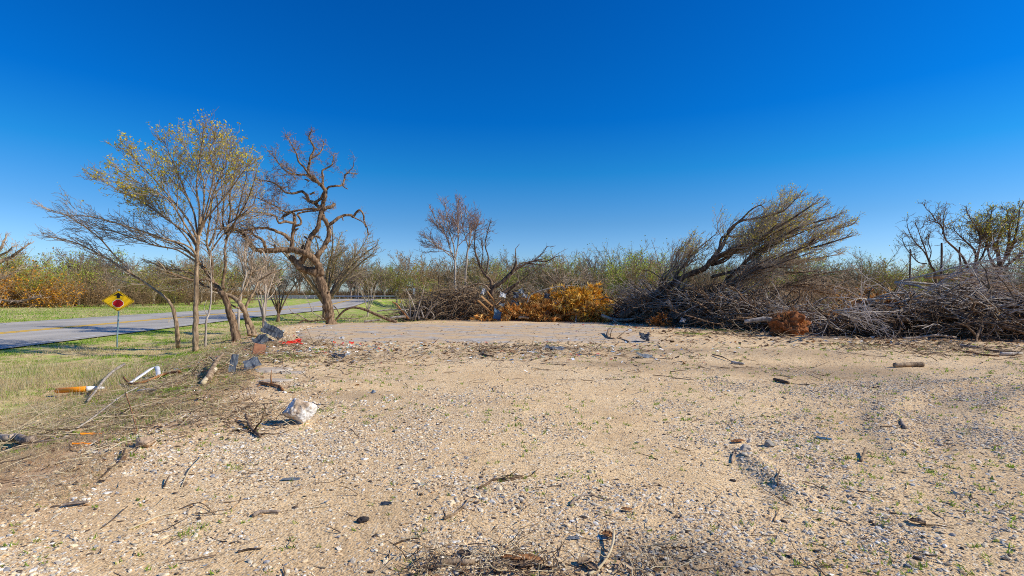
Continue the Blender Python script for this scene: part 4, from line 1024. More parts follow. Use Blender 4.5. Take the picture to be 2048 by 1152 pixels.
def far_sign(px, py0, py1, d, w, mat, lab, nm, diamond=True):
    x, _, zt = at(px, py0, d); zb = at(px, py1, d)[2]; g = Z(x, d); h = zt - zb
    o = empty(nm, (x, d, g), lab, 'sign')
    boxes('post', [((0, .04, (zb - g) / 2 + .2), (.08, .06, zb - g + .4))], M['galv'], o)
    n = 8; V = []
    a0 = 0 if diamond else math.pi / 4
    ring = [(0, 0, 1), (1, 0, 0), (0, 0, -1), (-1, 0, 0)] if diamond else [(-.6, 0, 1), (.6, 0, 1), (.6, 0, -1), (-.6, 0, -1)]
    for yy in (-.012, .012):
        for a, _, c in ring: V.append((a * w / 2, yy, zb - g + h / 2 + c * h / 2))
    Fq = np.array([(0, 3, 2, 1), (4, 5, 6, 7), (0, 1, 5, 4), (1, 2, 6, 5), (2, 3, 7, 6), (3, 0, 4, 7)])
    link('panel', mesh_np('panel', V, [Fq], mat), o)
far_sign(862, 576, 588, 62, .62, M['sign_yellow'], 'small yellow diamond sign showing through the brush beyond the slab', 'warning_sign')
far_sign(828, 577, 588, 66, .5, M['white_paint'], 'small white rectangular sign showing through the brush', 'road_sign', False)
far_sign(801, 598, 606, 75, .5, M['sign_yellow'], 'low yellow marker panel beyond the fallen limbs', 'marker_sign', False)
def stop_sign():
    x, d = (235 - 1024) / F * 22, 22.0; g = Z(x, d)
    o = empty('warning_sign', (x, d, g - .1), 'yellow diamond stop ahead sign with black arrow and red octagon', 'sign')
    zc = at(236, 602, d)[2] - g + .1; T = Tubes()
    top = zc + .5
    T.add([(-.06, .03, -.3), (-.03, .03, .6), (.02, .035, top * .6), (.03, .04, top)], [.028] * 4, 8)
    link('post', T.mesh('post', M['galv_blue']), o)
    # the plate faces the traffic, turned a little towards the road
    p = empty('plate', (.03, 0, zc)); p.parent = o; p.rotation_euler = (0, math.radians(2), math.radians(24))
    def poly(name, P, y, mat, th=.003):
        n = len(P); V = [(a, y, b) for a, b in P] + [(a, y + th, b) for a, b in P]
        me = bpy.data.meshes.new(name); Fs = [tuple(range(n))[::-1] if False else tuple(range(n)), tuple(range(2 * n - 1, n - 1, -1))] + [(i, n + i, n + (i + 1) % n, (i + 1) % n) for i in range(n)]
        me.from_pydata(V, [], Fs); me.materials.append(mat)
        bm = bmesh.new(); bm.from_mesh(me); bmesh.ops.recalc_face_normals(bm, faces=bm.faces); bm.to_mesh(me); bm.free()
        return link(name, me, p)
    w, h = .59, .455
    def rd(w, h, c=.05):
        out = []
        for sx, sz in ((0, 1), (1, 0), (0, -1), (-1, 0)):
            A = (sx * w, sz * h); t = (-sz, sx) if True else 0
            n1 = [(0, 1), (1, 0), (0, -1), (-1, 0)][([(0, 1), (1, 0), (0, -1), (-1, 0)].index((sx, sz)) - 1) % 4]; n2 = [(0, 1), (1, 0), (0, -1), (-1, 0)][([(0, 1), (1, 0), (0, -1), (-1, 0)].index((sx, sz)) + 1) % 4]
            for nn in (n1, n2): out.append((A[0] + (nn[0] * w - A[0]) * c, A[1] + (nn[1] * h - A[1]) * c))
        return out
    poly('face', rd(w, h), 0, M['sign_yellow'], .004)
    # thin black border as four bars
    A, B = rd(w * .955, h * .955), rd(w * .915, h * .915)
    n = len(A); V = [(a, -.003, b) for a, b in A] + [(a, -.003, b) for a, b in B]
    link('border', mesh_np('border', V, [np.array([(i, n + i, n + (i + 1) % n, (i + 1) % n) for i in range(n)])], M['black_paint']), p)
    # arrow
    poly('arrow', [(.0, .36), (.185, .215), (.055, .235), (.055, .13), (-.055, .13), (-.055, .235), (-.185, .215)], -.006, M['black_paint'])
    def octa(r, zc): return [(r * math.cos(math.pi / 8 + i * math.pi / 4) , zc + r * .87 * math.sin(math.pi / 8 + i * math.pi / 4)) for i in range(8)]
    poly('octagon_rim', octa(.208, -.105), -.006, M['white_paint'])
    poly('octagon', octa(.188, -.105), -.010, M['sign_red'])
M['galv_blue'] = m_noise('galv_blue', [(.3, (.10, .20, .26)), (.55, (.22, .34, .40)), (.8, (.40, .48, .52))], 5, .1, rough=.5, metal=.2)
stop_sign()
# ------------------------------------------------------------------ uprooted tree and heaps of felled brush
def fallen_big():
    d = 29.0; s = d / F / 3.1138; T, C = Tubes(), Tubes(); rnd = random.Random(101)
    FL = norm((.85, -.08, .5))
    K = kinds(w=[.12, .16, .2, .24], n=[1.7, 2.3, 3.4, 3], ang=(22, 62), ratio=(.45, .85), maxlev=3, rmin=.0085, rr=.55, trop=(0, 0, .03), seg=[6, 6, 5, 4], t0=.12, flow=FL, flowk=.2)
    def o(**k): return dict(dict(clen=(1.2, 2.8), t0=.2, tips=4), **k)
    up = dict(flow=norm((.55, 0, .85)), flowk=.3); lo = dict(flow=norm((.95, -.1, .15)), flowk=.3)
    SP = [
        ([(190, 885), (250, 850), (330, 800), (400, 755), (470, 705), (530, 665), (610, 625), (700, 588), (745, 545), (780, 500)], 1.5, 0, 26, 17, dict(t0=.3, dens=.8, clen=(.8, 2.2))),
        ([(778, 505), (805, 470), (812, 430), (820, 395), (850, 380), (900, 385), (960, 375)], 0, .4, 14, 6, o()),
        ([(780, 500), (825, 440), (855, 375), (875, 335), (915, 300), (960, 280), (1010, 275), (1080, 262), (1150, 240), (1210, 220), (1280, 150)], 0, -1.5, 13, 4, o(t0=.4)),
        ([(860, 370), (905, 310), (955, 265), (1000, 220), (1040, 195), (1065, 190), (1082, 205)], 0, -.5, 8, 3, o(t0=.5, dens=.5, clen=(.6, 1.4), over=up)),
        ([(700, 590), (770, 530), (850, 480), (960, 430), (1060, 395), (1160, 330), (1270, 265), (1380, 190)], 0, -2.5, 17, 4, o()),
        ([(760, 560), (840, 520), (920, 455), (1000, 400), (1090, 340), (1180, 300), (1300, 260)], .3, 1.2, 12, 4, o()),
        ([(800, 715), (860, 650), (920, 590), (1000, 515), (1090, 450), (1190, 390), (1300, 330), (1420, 290), (1500, 270)], .5, -2, 16, 4, o(t0=.3)),
        ([(640, 770), (730, 730), (830, 700), (930, 650), (1040, 590), (1140, 545), (1240, 505), (1360, 460), (1470, 430), (1580, 395)], .6, -3, 17, 4, o(t0=.3)),
        ([(760, 635), (880, 605), (1000, 595), (1120, 600), (1260, 610), (1400, 600)], .2, -2, 11, 3, o(over=lo)),
        ([(900, 690), (1000, 640), (1120, 580), (1260, 540), (1400, 520), (1520, 500)], .6, 1, 12, 3, o(over=lo)),
        ([(1000, 510), (1120, 420), (1220, 360), (1330, 280), (1440, 200)], 0, .8, 9, 3, o(over=up)),
        ([(960, 430), (1050, 350), (1130, 290), (1200, 200), (1240, 130)], 0, 1.5, 9, 3, o(over=up)),
        ([(1180, 540), (1290, 470), (1400, 400), (1500, 350), (1600, 320)], -.5, -1.5, 8, 2.5, o()),
        ([(520, 670), (560, 590), (600, 540), (650, 480), (720, 420), (780, 370)], 0, .8, 9, 2.5, o(clen=(.8, 1.8), over=up)),
        ([(420, 745), (470, 640), (530, 560), (545, 480), (600, 430), (640, 380)], .4, 1.2, 8, 2, o(clen=(.7, 1.6), over=up)),
        ([(560, 650), (545, 700), (570, 760), (590, 800)], 0, -.5, 16, 13, dict(K=False)),
    ]
    traced(5, d, SP, K, rnd, T, C, s, 1.0)
    more = []
    for P, a, b_, r0, r1, oo in SP[4:-1]:
        for q in range(3):
            dx, dy = rnd.gauss(0, 30), rnd.gauss(16, 32); k = rnd.uniform(.72, .98); n = max(3, int(len(P) * k))
            more.append(([(x + dx * i / n + rnd.gauss(0, 7), y + dy * i / n + rnd.gauss(0, 7)) for i, (x, y) in enumerate(P[:n])], a, b_ + rnd.uniform(-1.4, 1.4), r0 * .6, r1 * .7, dict(oo, clen=(.9, 2.2))))
    traced(5, d, more, K, rnd, T, C, s, 1.0)
    lv = pick(C.tips, .20, lambda q: q[0] > 9.5 and q[2] > 3.6)
    b = at(*pix(5, 220, 880), d + 1.4)[:2]; b = (*b, Z(*b))
    parts_tree('fallen_tree', b, T, C, 'bark_dark', 'twig_brown', 'huge uprooted tree lying tilted with its budding crown swept up to the right', 'fallen tree', leaves=leaf_arrays(lv, .045, YEL, n_each=4, spread=.07))
fallen_big()

def wig(p, d, L, n, w, rnd, trop=(0, 0, 0)):
    d = norm(d); pts = [p]
    for _ in range(n):
        d = norm((d[0] + rnd.gauss(0, w) + trop[0], d[1] + rnd.gauss(0, w) + trop[1], d[2] + rnd.gauss(0, w) + trop[2]))
        p = (p[0] + d[0] * L / n, p[1] + d[1] * L / n, p[2] + d[2] * L / n); pts.append(p)
    return pts
def taper(r, n, e=.3): return [r * (1 - (1 - e) * i / n) for i in range(n + 1)]
PX = [800, 960, 1100, 1215, 1300, 1420, 1560, 1680, 1800, 2060, 2300]
PD = [35, 34, 34, 33, 29, 25.5, 22.5, 20.5, 19.0, 18.2, 17.5]
def pile_d(px): return float(np.interp(px, PX, PD))
def tangle(px0, px1, n, mat, label, hmax, depth=3.0, dirn=None, fl=.5, seed=1, rad=(.012, .03), L=(.6, 2.4), forks=2, arch=0.0):
    """loose criss-crossing sticks heaped on the ground"""
    rnd = random.Random(seed); T = Tubes()
    for i in range(n):
        px = rnd.uniform(px0, px1); D = pile_d(px) + .3 + depth * rnd.random() ** 1.2
        x = (px - 1024) / F * D; e = min(1, (px - px0) / (px1 - px0) * 5, (px1 - px) / (px1 - px0) * 5) ** .5
        dd = (D - pile_d(px)) / depth
        h = hmax(px) * (.35 + .65 * math.sin(min(1, .15 + dd * 1.2) * math.pi * .75)) * e
        h = h * (.35 + 1.1 * float(fbm(np.array([x * .9]), np.array([D * .9]), 200 + seed, 2)[0])) 
        z = Z(x, D) + rnd.random() ** 1.25 * max(h, .08)
        a = rnd.uniform(0, 2 * math.pi)
        d = (math.cos(a), math.sin(a) * .7, rnd.gauss(.08, .3))
        if dirn and rnd.random() < fl: d = (dirn[0] + rnd.gauss(0, .25), dirn[1] + rnd.gauss(0, .25), dirn[2] + rnd.gauss(0, .22))
        l = rnd.uniform(*L); r = rnd.uniform(*rad) * (.6 + .4 * l)
        pts = wig((x, D, z), d, l, 5, .16, rnd, (0, 0, -.02 - arch))
        g = Z(pts[-1][0], pts[-1][1])
        pts = [(p[0], p[1], max(p[2], g + .01)) for p in pts]
        T.add(pts, taper(r, 5), 4)
        for _ in range(forks):
            j = rnd.randint(1, 4); q = tuple(pts[j + 1][k] - pts[j][k] for k in range(3))
            f = wig(pts[j], cone(norm(q), rnd.uniform(.3, .9), rnd), l * rnd.uniform(.25, .5), 3, .2, rnd, (0, 0, -.03))
            f = [(p[0], p[1], max(p[2], g + .01)) for p in f]
            T.add(f, taper(r * .6, 3), 3)
    tag(link('brush', T.mesh('brush', M[mat])), label, kind='stuff')
ip = np.interp
tangle(815, 985, 1500, 'bark_tan', 'tan tangle of dry brush left of the timber heap', lambda p: ip(p, [815, 880, 985], [1.3, 2.0, 1.8]), seed=1, L=(.7, 2.4), arch=.05)
tangle(940, 1215, 800, 'bark_rust', 'rust-brown broken branches heaped among the boards', lambda p: ip(p, [940, 1215], [1.5, 1.2]), seed=2, depth=2.4, L=(.4, 1.6))
tangle(985, 1215, 420, 'bark_tan', 'pale broken sticks lying over the orange cedar heap', lambda p: ip(p, [985, 1215], [1.5, 1.3]), seed=12, depth=1.6, L=(.4, 1.5), rad=(.01, .028))
tangle(900, 1215, 500, 'bark_dark', 'dark broken limbs inside the heap', lambda p: 1.6, seed=3, L=(.6, 1.8))
tangle(1205, 1580, 1500, 'bark_brown', 'dark shaded tangle of limbs under the uprooted tree', lambda p: ip(p, [1205, 1350, 1580], [1.2, 2.0, 1.2]), seed=4, depth=3.6, dirn=(.8, 0, .35), fl=.3, L=(.6, 2.6), rad=(.014, .055))
tangle(1205, 1660, 1500, 'bark_pale', 'grey twigs threaded through the dark tangle', lambda p: ip(p, [1205, 1300, 1450, 1660], [1.6, 2.4, 2.2, 1.2]), seed=5, depth=3.2, dirn=(-.7, 0, .3), fl=.3, L=(.5, 1.8), rad=(.010, .022), arch=.05)
tangle(1440, 2080, 900, 'bark_tan', 'brown leaf-strewn brush behind the root ball', lambda p: ip(p, [1440, 1700, 2080], [1.0, 1.1, .9]), seed=6, depth=3.2, L=(.5, 1.8), rad=(.008, .02))
tangle(1690, 2300, 620, 'bark_pale', 'long pale crossing sticks on the right-hand heap', lambda p: ip(p, [1690, 1800, 2300], [1.0, 2.0, 2.2]), seed=17, depth=3.4, dirn=(.85, -.1, -.3), fl=.45, L=(.9, 2.8), rad=(.010, .03), forks=3)
tangle(1700, 2300, 260, 'bark_dark', 'thick dark broken limbs in the right-hand heap', lambda p: ip(p, [1700, 1850, 2300], [.9, 1.8, 2.0]), seed=18, depth=3.0, L=(1.0, 2.8), rad=(.03, .06), forks=3)
tangle(1620, 2300, 1100, 'bark_dark', 'dark shaded brush along the foot of the grey boughs', lambda p: ip(p, [1620, 1800, 2300], [.8, 1.2, 1.3]), seed=7, depth=3.0, dirn=(.9, 0, -.1), L=(.7, 2.2), rad=(.010, .026))

def bough(name, base, d, L, r, n, label, mt, mc, seed, K, cat='fallen branch', sp=.5, drop=True):
    """a felled tree head: several limbs spreading from one butt, tips trailing to the ground"""
    rnd = random.Random(seed); T, C = Tubes(), Tubes(); base = tuple(base)
    for i in range(n):
        dd = norm((d[0] + rnd.gauss(0, sp), d[1] + rnd.gauss(0, sp * .6), d[2] + rnd.gauss(0, sp * (.55 if sp > .45 else .32))))
        pts = wig(base, dd, L * rnd.uniform(.6, 1.1), 7, .08, rnd, (0, 0, -.055 if drop else 0))
        pts = [(p[0], p[1], max(p[2], Z(p[0], p[1]) + .02)) for p in pts]
        rad = taper(r * rnd.uniform(.6, 1), 7, .2)
        T.add(pts, rad, 6); Lq = sum(math.dist(pts[j], pts[j + 1]) for j in range(7))
        spawn(C, pts, rad, Lq, 0, K, rnd, .2, (L * .18, L * .42))
    # nothing sinks under the soil
    for (n_, k_), lst in C.b.items():
        for q in range(len(lst)):
            pts, rad = lst[q]; g = Z(pts[-1][0], pts[-1][1]); lst[q] = ([(p[0], p[1], max(p[2], g + .015)) for p in pts], rad)
    b = (base[0], base[1], Z(base[0], base[1]))
    return parts_tree(name, b, T, C, mt, mc, label, cat)
KB = kinds(w=[.1, .14, .18, .22], n=[1.3, 1.7, 2.2, 3], ang=(22, 70), ratio=(.4, .75), maxlev=3, rmin=.0078, rr=.6, trop=(0, 0, -.025), seg=[6, 5, 4, 3], t0=.15, down=True, flow=norm((.85, -.2, -.4)), flowk=.3)
def kb(f, k=.3, **q): return dict(KB, flow=norm(f), flowk=k, **q)
M['twig_pale'] = m_noise('twig_pale', [(.3, (.34, .29, .26)), (.7, (.62, .55, .49))], 2, 0)
bough('fallen_branch', at(1665, 622, 19.6), (.8, -.25, -.02), 3.0, .035, 11, 'fan of pale bare branch tips trailing on the gravel right of the root ball', 'bark_pale', 'twig_pale', 201, kb((.8, -.35, -.45), .2, maxlev=2), sp=.32)
bough('fallen_branch', at(1655, 640, 19.4), (-.1, -.3, .0), 1.3, .025, 7, 'small pale twig spray between the root ball and the fan of branch tips', 'bark_pale', 'twig_pale', 202, kb((-.2, -.4, -.4), .2, maxlev=2), sp=.5)
bough('fallen_tree', at(1790, 565, 22.5), (.95, -.15, .03), 7.0, .07, 5, 'grey felled tree head with long boughs sweeping down to the right', 'bark_pale', 'twig_pale', 203, kb((.9, -.1, -.32), .14), 'fallen tree', sp=.36)
bough('fallen_tree', at(1850, 555, 24), (.95, -.1, .05), 6.5, .07, 4, 'upper grey felled tree head in front of the dark standing trees', 'bark_grey', 'twig_grey', 204, kb((.9, -.1, -.25), .14), 'fallen tree', sp=.36)
bough('fallen_tree', at(1730, 600, 21), (.95, -.15, -.03), 6.0, .055, 4, 'lower grey felled tree head sprawling behind the pale branch tips', 'bark_pale', 'twig_pale', 205, kb((.9, -.15, -.28), .14), 'fallen tree', sp=.36)
bough('fallen_tree', at(1980, 595, 21), (.95, -.15, -.04), 6.0, .05, 4, 'grey felled boughs running out of the right picture edge', 'bark_pale', 'twig_pale', 206, kb((.9, -.15, -.3), .14), 'fallen tree', sp=.36)
bough('fallen_tree', at(1560, 575, 30), (.85, 0, .12), 5.5, .07, 12, 'brown felled tree head drooping behind the root ball', 'bark_brown', 'twig_brown', 207, kb((.75, 0, -.45), .14), 'fallen tree', sp=.34)
bough('fallen_tree', at(1500, 590, 29), (.7, 0, .3), 3.5, .06, 10, 'brown arching boughs below the uprooted crown', 'bark_brown', 'twig_brown', 208, kb((.6, 0, -.35), .14), 'fallen tree', sp=.5)
bough('fallen_tree', at(1345, 610, 32), (-.8, -.1, .40), 4.2, .05, 11, 'pale curling brush left of the uprooted trunk', 'bark_tan', 'twig_pale', 209, kb((-.7, 0, .0), .14), 'fallen tree', sp=.34)
bough('fallen_tree', at(960, 585, 36), (-.8, -.2, .25), 3.6, .05, 11, 'tan dry boughs arching down left of the boards', 'bark_tan', 'twig_brown', 210, kb((-.6, 0, -.5), .14), 'fallen tree', sp=.4)
bough('fallen_tree', at(1130, 590, 37), (.3, 0, .45), 4.2, .05, 12, 'brown brush pushed up behind the orange cedar', 'bark_brown', 'twig_brown', 211, kb((.5, 0, .2), .2), 'fallen tree', sp=.6)
bough('fallen_tree', at(1010, 590, 37), (.4, 0, .4), 4.2, .05, 11, 'brown brush standing behind the crumpled sheet metal', 'bark_brown', 'twig_brown', 212, kb((.5, 0, .2), .2), 'fallen tree', sp=.6)
bough('fallen_tree', at(1240, 640, 31), (.9, -.1, .16), 5.0, .06, 8, 'dark low boughs lying at the foot of the uprooted trunk', 'bark_dark', 'twig_grey', 213, kb((.8, 0, .2), .14), 'fallen tree', sp=.2)

def stick(name, c, P, d, r0, r1, mat, label, cat='branch', sides=7, dd=0.0, per=4, forks=0, seed=0, off=0.0, ground=True):
    T = Tubes(); n = len(P)
    W = [at(*pix(c, *p), d + dd * i / max(1, n - 1)) for i, p in enumerate(P)]
    if ground: W = [(w[0], w[1], max(w[2], Z(w[0], w[1]) + r0 * .6)) for w in W]
    pts = crom(W, per); m = len(pts); rad = [(r0 + (r1 - r0) * i / (m - 1)) * R.uniform(.88, 1.12) for i in range(m)]
    T.add(pts, rad, sides); rnd = random.Random(seed + 5)
    for _ in range(forks):
        i = rnd.randint(m // 4, m - 2); q = norm(tuple(pts[i + 1][k] - pts[i][k] for k in range(3)))
        T.add(wig(pts[i], cone(q, rnd.uniform(.4, .9), rnd), rnd.uniform(.3, .8) * r0 * 22, 4, .2, rnd), taper(rad[i] * .6, 4), 4)
    b = (pts[0][0], pts[0][1], min(p[2] for p in pts))
    return tag(link(name, T.mesh(name, M[mat], b), loc=b), label, cat)
def dead_leaves():
    g = np.random.default_rng(77); n = 5200
    px = g.uniform(825, 2200, n); D = np.interp(px, PX, PD) + .2 + 2.6 * g.random(n); x = (px - 1024) / F * D
    hm = np.interp(px, [825, 1000, 1215, 1350, 1560, 1680, 2200], [1.4, 1.4, 1.2, 1.9, 1.2, .9, 1.1])
    z = zg(x, D) + hm * g.random(n) ** 1.6 * (.3 + 1.1 * fbm(x * .9, D * .9, 204, 2))
    V, Fq, C = leaf_arrays(np.stack([x, D, z], 1), .075, [(.40, .21, .09), (.55, .32, .14), (.28, .14, .06), (.66, .46, .25), (.2, .11, .06)], n_each=2, spread=.12)
    tag(link('dead_leaves', mesh_np('dead_leaves', V, [Fq], M['leaf'], col=C)), 'dry brown leaves caught in the felled brush', kind='stuff')
dead_leaves()
# limbs standing out of the heaps
stick('broken_limb', 4, [(585, 745), (600, 690), (650, 655), (700, 612), (730, 570), (746, 520)], 34.5, .15, .09, 'bark_dark', 'thick dark broken limb slanting up from the heap to a pale torn end', forks=2, seed=1)
stick('broken_limb', 4, [(640, 665), (700, 605), (745, 570), (790, 543), (830, 525), (880, 517), (940, 520), (1000, 490), (1040, 485)], 34.8, .12, .02, 'bark_dark', 'long dark limb with twiggy end reaching right over the heap', forks=7, seed=2)
stick('broken_limb', 4, [(850, 522), (880, 500), (920, 460), (945, 425), (990, 428)], 34.8, .04, .012, 'bark_dark', 'thin dark upright limb forking off above the heap', forks=6, seed=3)
stick('broken_limb', 4, [(660, 725), (700, 695), (740, 668), (768, 652)], 33.6, .10, .07, 'bark_dark', 'short dark stub poking out above the sheet metal', seed=4)
stick('broken_limb', 4, [(575, 705), (545, 675), (500, 663), (450, 676), (410, 700), (370, 760), (330, 850), (300, 905)], 34.2, .07, .02, 'bark_tan', 'tan limb arching over left and down to the ground', forks=6, seed=5)
stick('broken_limb', 4, [(310, 850), (290, 790), (265, 740), (245, 680), (250, 640), (240, 590)], 35, .05, .025, 'bark_dark', 'dark crooked limb standing upright left of the heap', forks=3, seed=6)
stick('broken_limb', 8, [(880, 370), (900, 310), (930, 275), (1000, 245), (1080, 222), (1200, 195), (1330, 180), (1420, 182)], 33, .05, .02, 'bark_pale', 'pale forked limb lying over the cedar heap', forks=3, seed=7)
stick('broken_limb', 8, [(1190, 372), (1260, 400), (1330, 432), (1405, 468)], 32.4, .045, .03, 'bark_pale', 'straight pale branch across the front of the orange cedar', seed=8)
stick('broken_limb', 8, [(1000, 540), (1050, 520), (1090, 490), (1110, 462)], 32.2, .06, .03, 'bark_dark', 'dark knotty branch low in the rust-coloured heap', forks=2, seed=9)
stick('broken_limb', 8, [(780, 545), (830, 535), (900, 548)], 32, .09, .07, 'bark_tan', 'short split tan log at the foot of the rust heap', seed=10)
stick('broken_limb', 5, [(70, 872), (110, 888), (160, 900), (215, 902), (270, 896), (320, 870), (400, 800)], 30, .10, .06, 'bark_grey', 'grey smooth limb sagging along the ground before the uprooted trunk', forks=2, seed=11)
stick('broken_limb', 5, [(480, 780), (510, 820), (550, 860), (590, 915)], 27.5, .10, .07, 'bark_grey', 'pale grey limb propped steeply under the uprooted tree', seed=12)
stick('broken_limb', 5, [(1115, 770), (1100, 800), (1125, 830), (1160, 800), (1200, 770)], 27, .07, .05, 'bark_dark', 'dark hooked limb behind the root ball', forks=2, seed=13)
stick('broken_limb', 5, [(925, 700), (940, 760), (960, 820)], 27, .08, .07, 'bark_dark', 'dark upright stub in the brush beneath the uprooted crown', seed=14)
stick('broken_limb', 6, [(385, 830), (430, 780), (480, 745), (530, 720), (580, 715)], 21.5, .045, .02, 'bark_dark', 'dark bent limb rising over the pale branch tips', forks=2, seed=15)
stick('broken_limb', 6, [(465, 745), (470, 700), (490, 660), (540, 630), (600, 615)], 21.6, .035, .012, 'bark_dark', 'thin dark hooked limb above the pale branch tips', forks=2, seed=16)
stick('broken_limb', 6, [(700, 1005), (800, 1000), (900, 985), (1000, 990), (1060, 1000)], 18.3, .05, .03, 'bark_grey', 'straight grey pole lying in the shade under the grey boughs', seed=17)
stick('fallen_limb', 7, [(868, 545), (885, 505), (920, 460), (960, 420), (1010, 394), (1060, 384), (1130, 392), (1200, 415), (1280, 450), (1360, 485), (1430, 512), (1505, 540)], 30.5, .05, .10, 'bark_brown', 'thick fallen limb arching from the crooked oak over the ground', forks=2, seed=20)
stick('fallen_limb', 7, [(855, 365), (880, 390), (905, 430), (915, 452)], 30.8, .035, .03, 'bark_brown', 'short bent limb by the foot of the crooked oak', seed=21)
stick('fallen_limb', 7, [(500, 552), (540, 520), (575, 512), (610, 526), (680, 518), (760, 506)], 29.8, .05, .03, 'bark_brown', 'dark limb lying left of the crooked oak base', forks=2, seed=22)
stick('fallen_limb', 7, [(600, 525), (550, 490), (490, 455), (430, 432), (390, 370), (340, 290)], 29.9, .035, .01, 'bark_grey', 'thin grey branch rising left out of the dark limb', forks=4, seed=23)
stick('fallen_limb', 7, [(752, 500), (700, 470), (640, 430), (620, 370), (580, 290), (520, 190)], 30, .03, .01, 'bark_pale', 'pale thin branch leaning against the crooked oak', forks=4, seed=24)
stick('fallen_limb', 7, [(1170, 535), (1240, 522), (1345, 508)], 31, .07, .055, 'bark_pale', 'pale barkless log under the arching limb', seed=25)
stick('fallen_limb', 7, [(1440, 492), (1500, 484), (1590, 478)], 31.5, .08, .07, 'bark_pale', 'whitish log right of the arching limb', seed=26)
stick('fallen_limb', 7, [(1300, 425), (1380, 412), (1500, 408), (1625, 404)], 32, .045, .035, 'bark_pale', 'long pale pole raised above the whitish log', seed=27)
stick('fallen_limb', 7, [(880, 500), (980, 492), (1080, 500), (1200, 470)], 31.5, .04, .02, 'bark_grey', 'grey twiggy branch behind the arching limb', forks=5, seed=28)
stick('fallen_limb', 7, [(1455, 325), (1500, 350), (1540, 400), (1590, 460), (1625, 500)], 32, .04, .06, 'bark_rust', 'rusty pole with a knobbed torn end slanting right', seed=29)
def stump_shrub():
    T, C = Tubes(), Tubes(); rnd = random.Random(301); d = 33
    for P in ([(1640, 500), (1642, 420), (1638, 340), (1625, 290)], [(1665, 510), (1690, 420), (1660, 320), (1640, 270), (1600, 200)], [(1690, 510), (1720, 400), (1750, 300), (1770, 220), (1790, 150)],
              [(1730, 505), (1728, 440), (1745, 395), (1790, 380), (1850, 425), (1880, 460), (1885, 505)], [(1650, 505), (1600, 440), (1560, 360), (1545, 300)], [(1780, 490), (1760, 430), (1750, 410)], [(1800, 500), (1840, 420), (1880, 370), (1920, 350)]):
        pts, rad = limb(T, 7, P, d, d + rnd.uniform(-.4, .6), .05, .02, sides=6)
        spawn(C, pts, rad, 1.6, 0, kinds(n=[1.4, 2, 2, 2], maxlev=2, rmin=.01), rnd, .4, (.4, 1.1))
    b = at(*pix(7, 1690, 520), d)[:2]; b = (*b, Z(*b))
    parts_tree('cut_shrub', b, T, C, 'bark_pale', 'twig_brown', 'hacked pale multi-stemmed stump with splayed roots beside the logs', 'stump')
stump_shrub()

M['dry_leaf'] = m_attr('dry_leaf', .8, .25)
def spray_heap(name, c, rad, n, cols, label, cat, dark, seed, L=.38, per=10, droop=-.5, limbs=9, mat='bark_rust'):
    """dead evergreen: limbs hidden under hanging sprays of dry foliage"""
    g = np.random.default_rng(seed); rnd = random.Random(seed); c = np.array(c); rad = np.array(rad)
    T = Tubes()
    for i in range(limbs):
        q = g.normal(0, 1, 3); q[2] = abs(q[2]) * .8; q /= np.linalg.norm(q)
        a = c + np.array([g.uniform(-.3, .3) * rad[0], 0, -.6 * rad[2]]); e = c + q * rad * .9
        T.add(wig(tuple(a), tuple(e - a), float(np.linalg.norm(e - a)), 5, .08, rnd), taper(.05, 5), 5)
    U = g.normal(0, 1, (n, 3)); U[:, 2] = np.abs(U[:, 2]) * 1.0 - .25; U /= np.linalg.norm(U, axis=1, keepdims=True)
    lump = 1 + .42 * (np.sin(U[:, 0] * 5 + seed) * np.cos(U[:, 2] * 6) + np.sin(U[:, 1] * 7 + 1.3 * seed))
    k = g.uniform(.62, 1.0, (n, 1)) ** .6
    P = c + U * rad * k * lump[:, None] * .9
    D = U + np.array([.2, -.15, droop]) + g.normal(0, .35, (n, 3)); D /= np.linalg.norm(D, axis=1, keepdims=True)
    m = n * per
    P2 = np.repeat(P, per, 0); D2 = np.repeat(D, per, 0) + g.normal(0, .38, (m, 3)); D2 /= np.linalg.norm(D2, axis=1, keepdims=True)
    P2 = P2 + np.repeat(D, per, 0) * g.uniform(-.1, .25, (m, 1)) * L
    W = np.cross(D2, g.normal(0, 1, (m, 3))); W /= np.linalg.norm(W, axis=1, keepdims=True)
    l = L * g.uniform(.4, 1.1, (m, 1)); w = .016 * (1 + L)
    V = np.stack([P2 - W * w, P2 + W * w, P2 + D2 * l * .6 + W * w * 1.4, P2 + D2 * l], 1)
    gz = zg(V[..., 0], V[..., 1]) + .01; V[..., 2] = np.maximum(V[..., 2], gz)
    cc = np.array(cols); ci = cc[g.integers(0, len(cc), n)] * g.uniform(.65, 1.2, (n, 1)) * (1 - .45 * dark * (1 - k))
    ci = np.repeat(np.repeat(ci, per, 0) * g.uniform(.8, 1.15, (m, 1)), 4, 0)
    b = (float(c[0]), float(c[1]), Z(float(c[0]), float(c[1])))
    o = empty(name, b, label, cat)
    link('limbs', T.mesh('limbs', M[mat], b), o)
    link('foliage', mesh_np('foliage', V.reshape(-1, 3) - np.array(b), [np.arange(m * 4).reshape(m, 4)], M['dry_leaf'], col=ci), o)
CED = [(.98, .56, .06), (1.0, .66, .13), (.92, .46, .04), (1.0, .74, .24), (.62, .31, .04)]
RST = [(.80, .42, .12), (.88, .54, .2), (.58, .25, .05), (.88, .58, .2), (.38, .16, .035)]
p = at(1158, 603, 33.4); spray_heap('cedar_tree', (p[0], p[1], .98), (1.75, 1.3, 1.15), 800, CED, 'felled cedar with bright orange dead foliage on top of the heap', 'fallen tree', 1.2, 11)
p = at(1090, 612, 33.8); spray_heap('cedar_tree', (p[0], p[1], .8), (1.6, 1.1, .9), 420, CED + RST, 'orange cedar boughs left of the bright orange cedar', 'fallen tree', 1.4, 12)
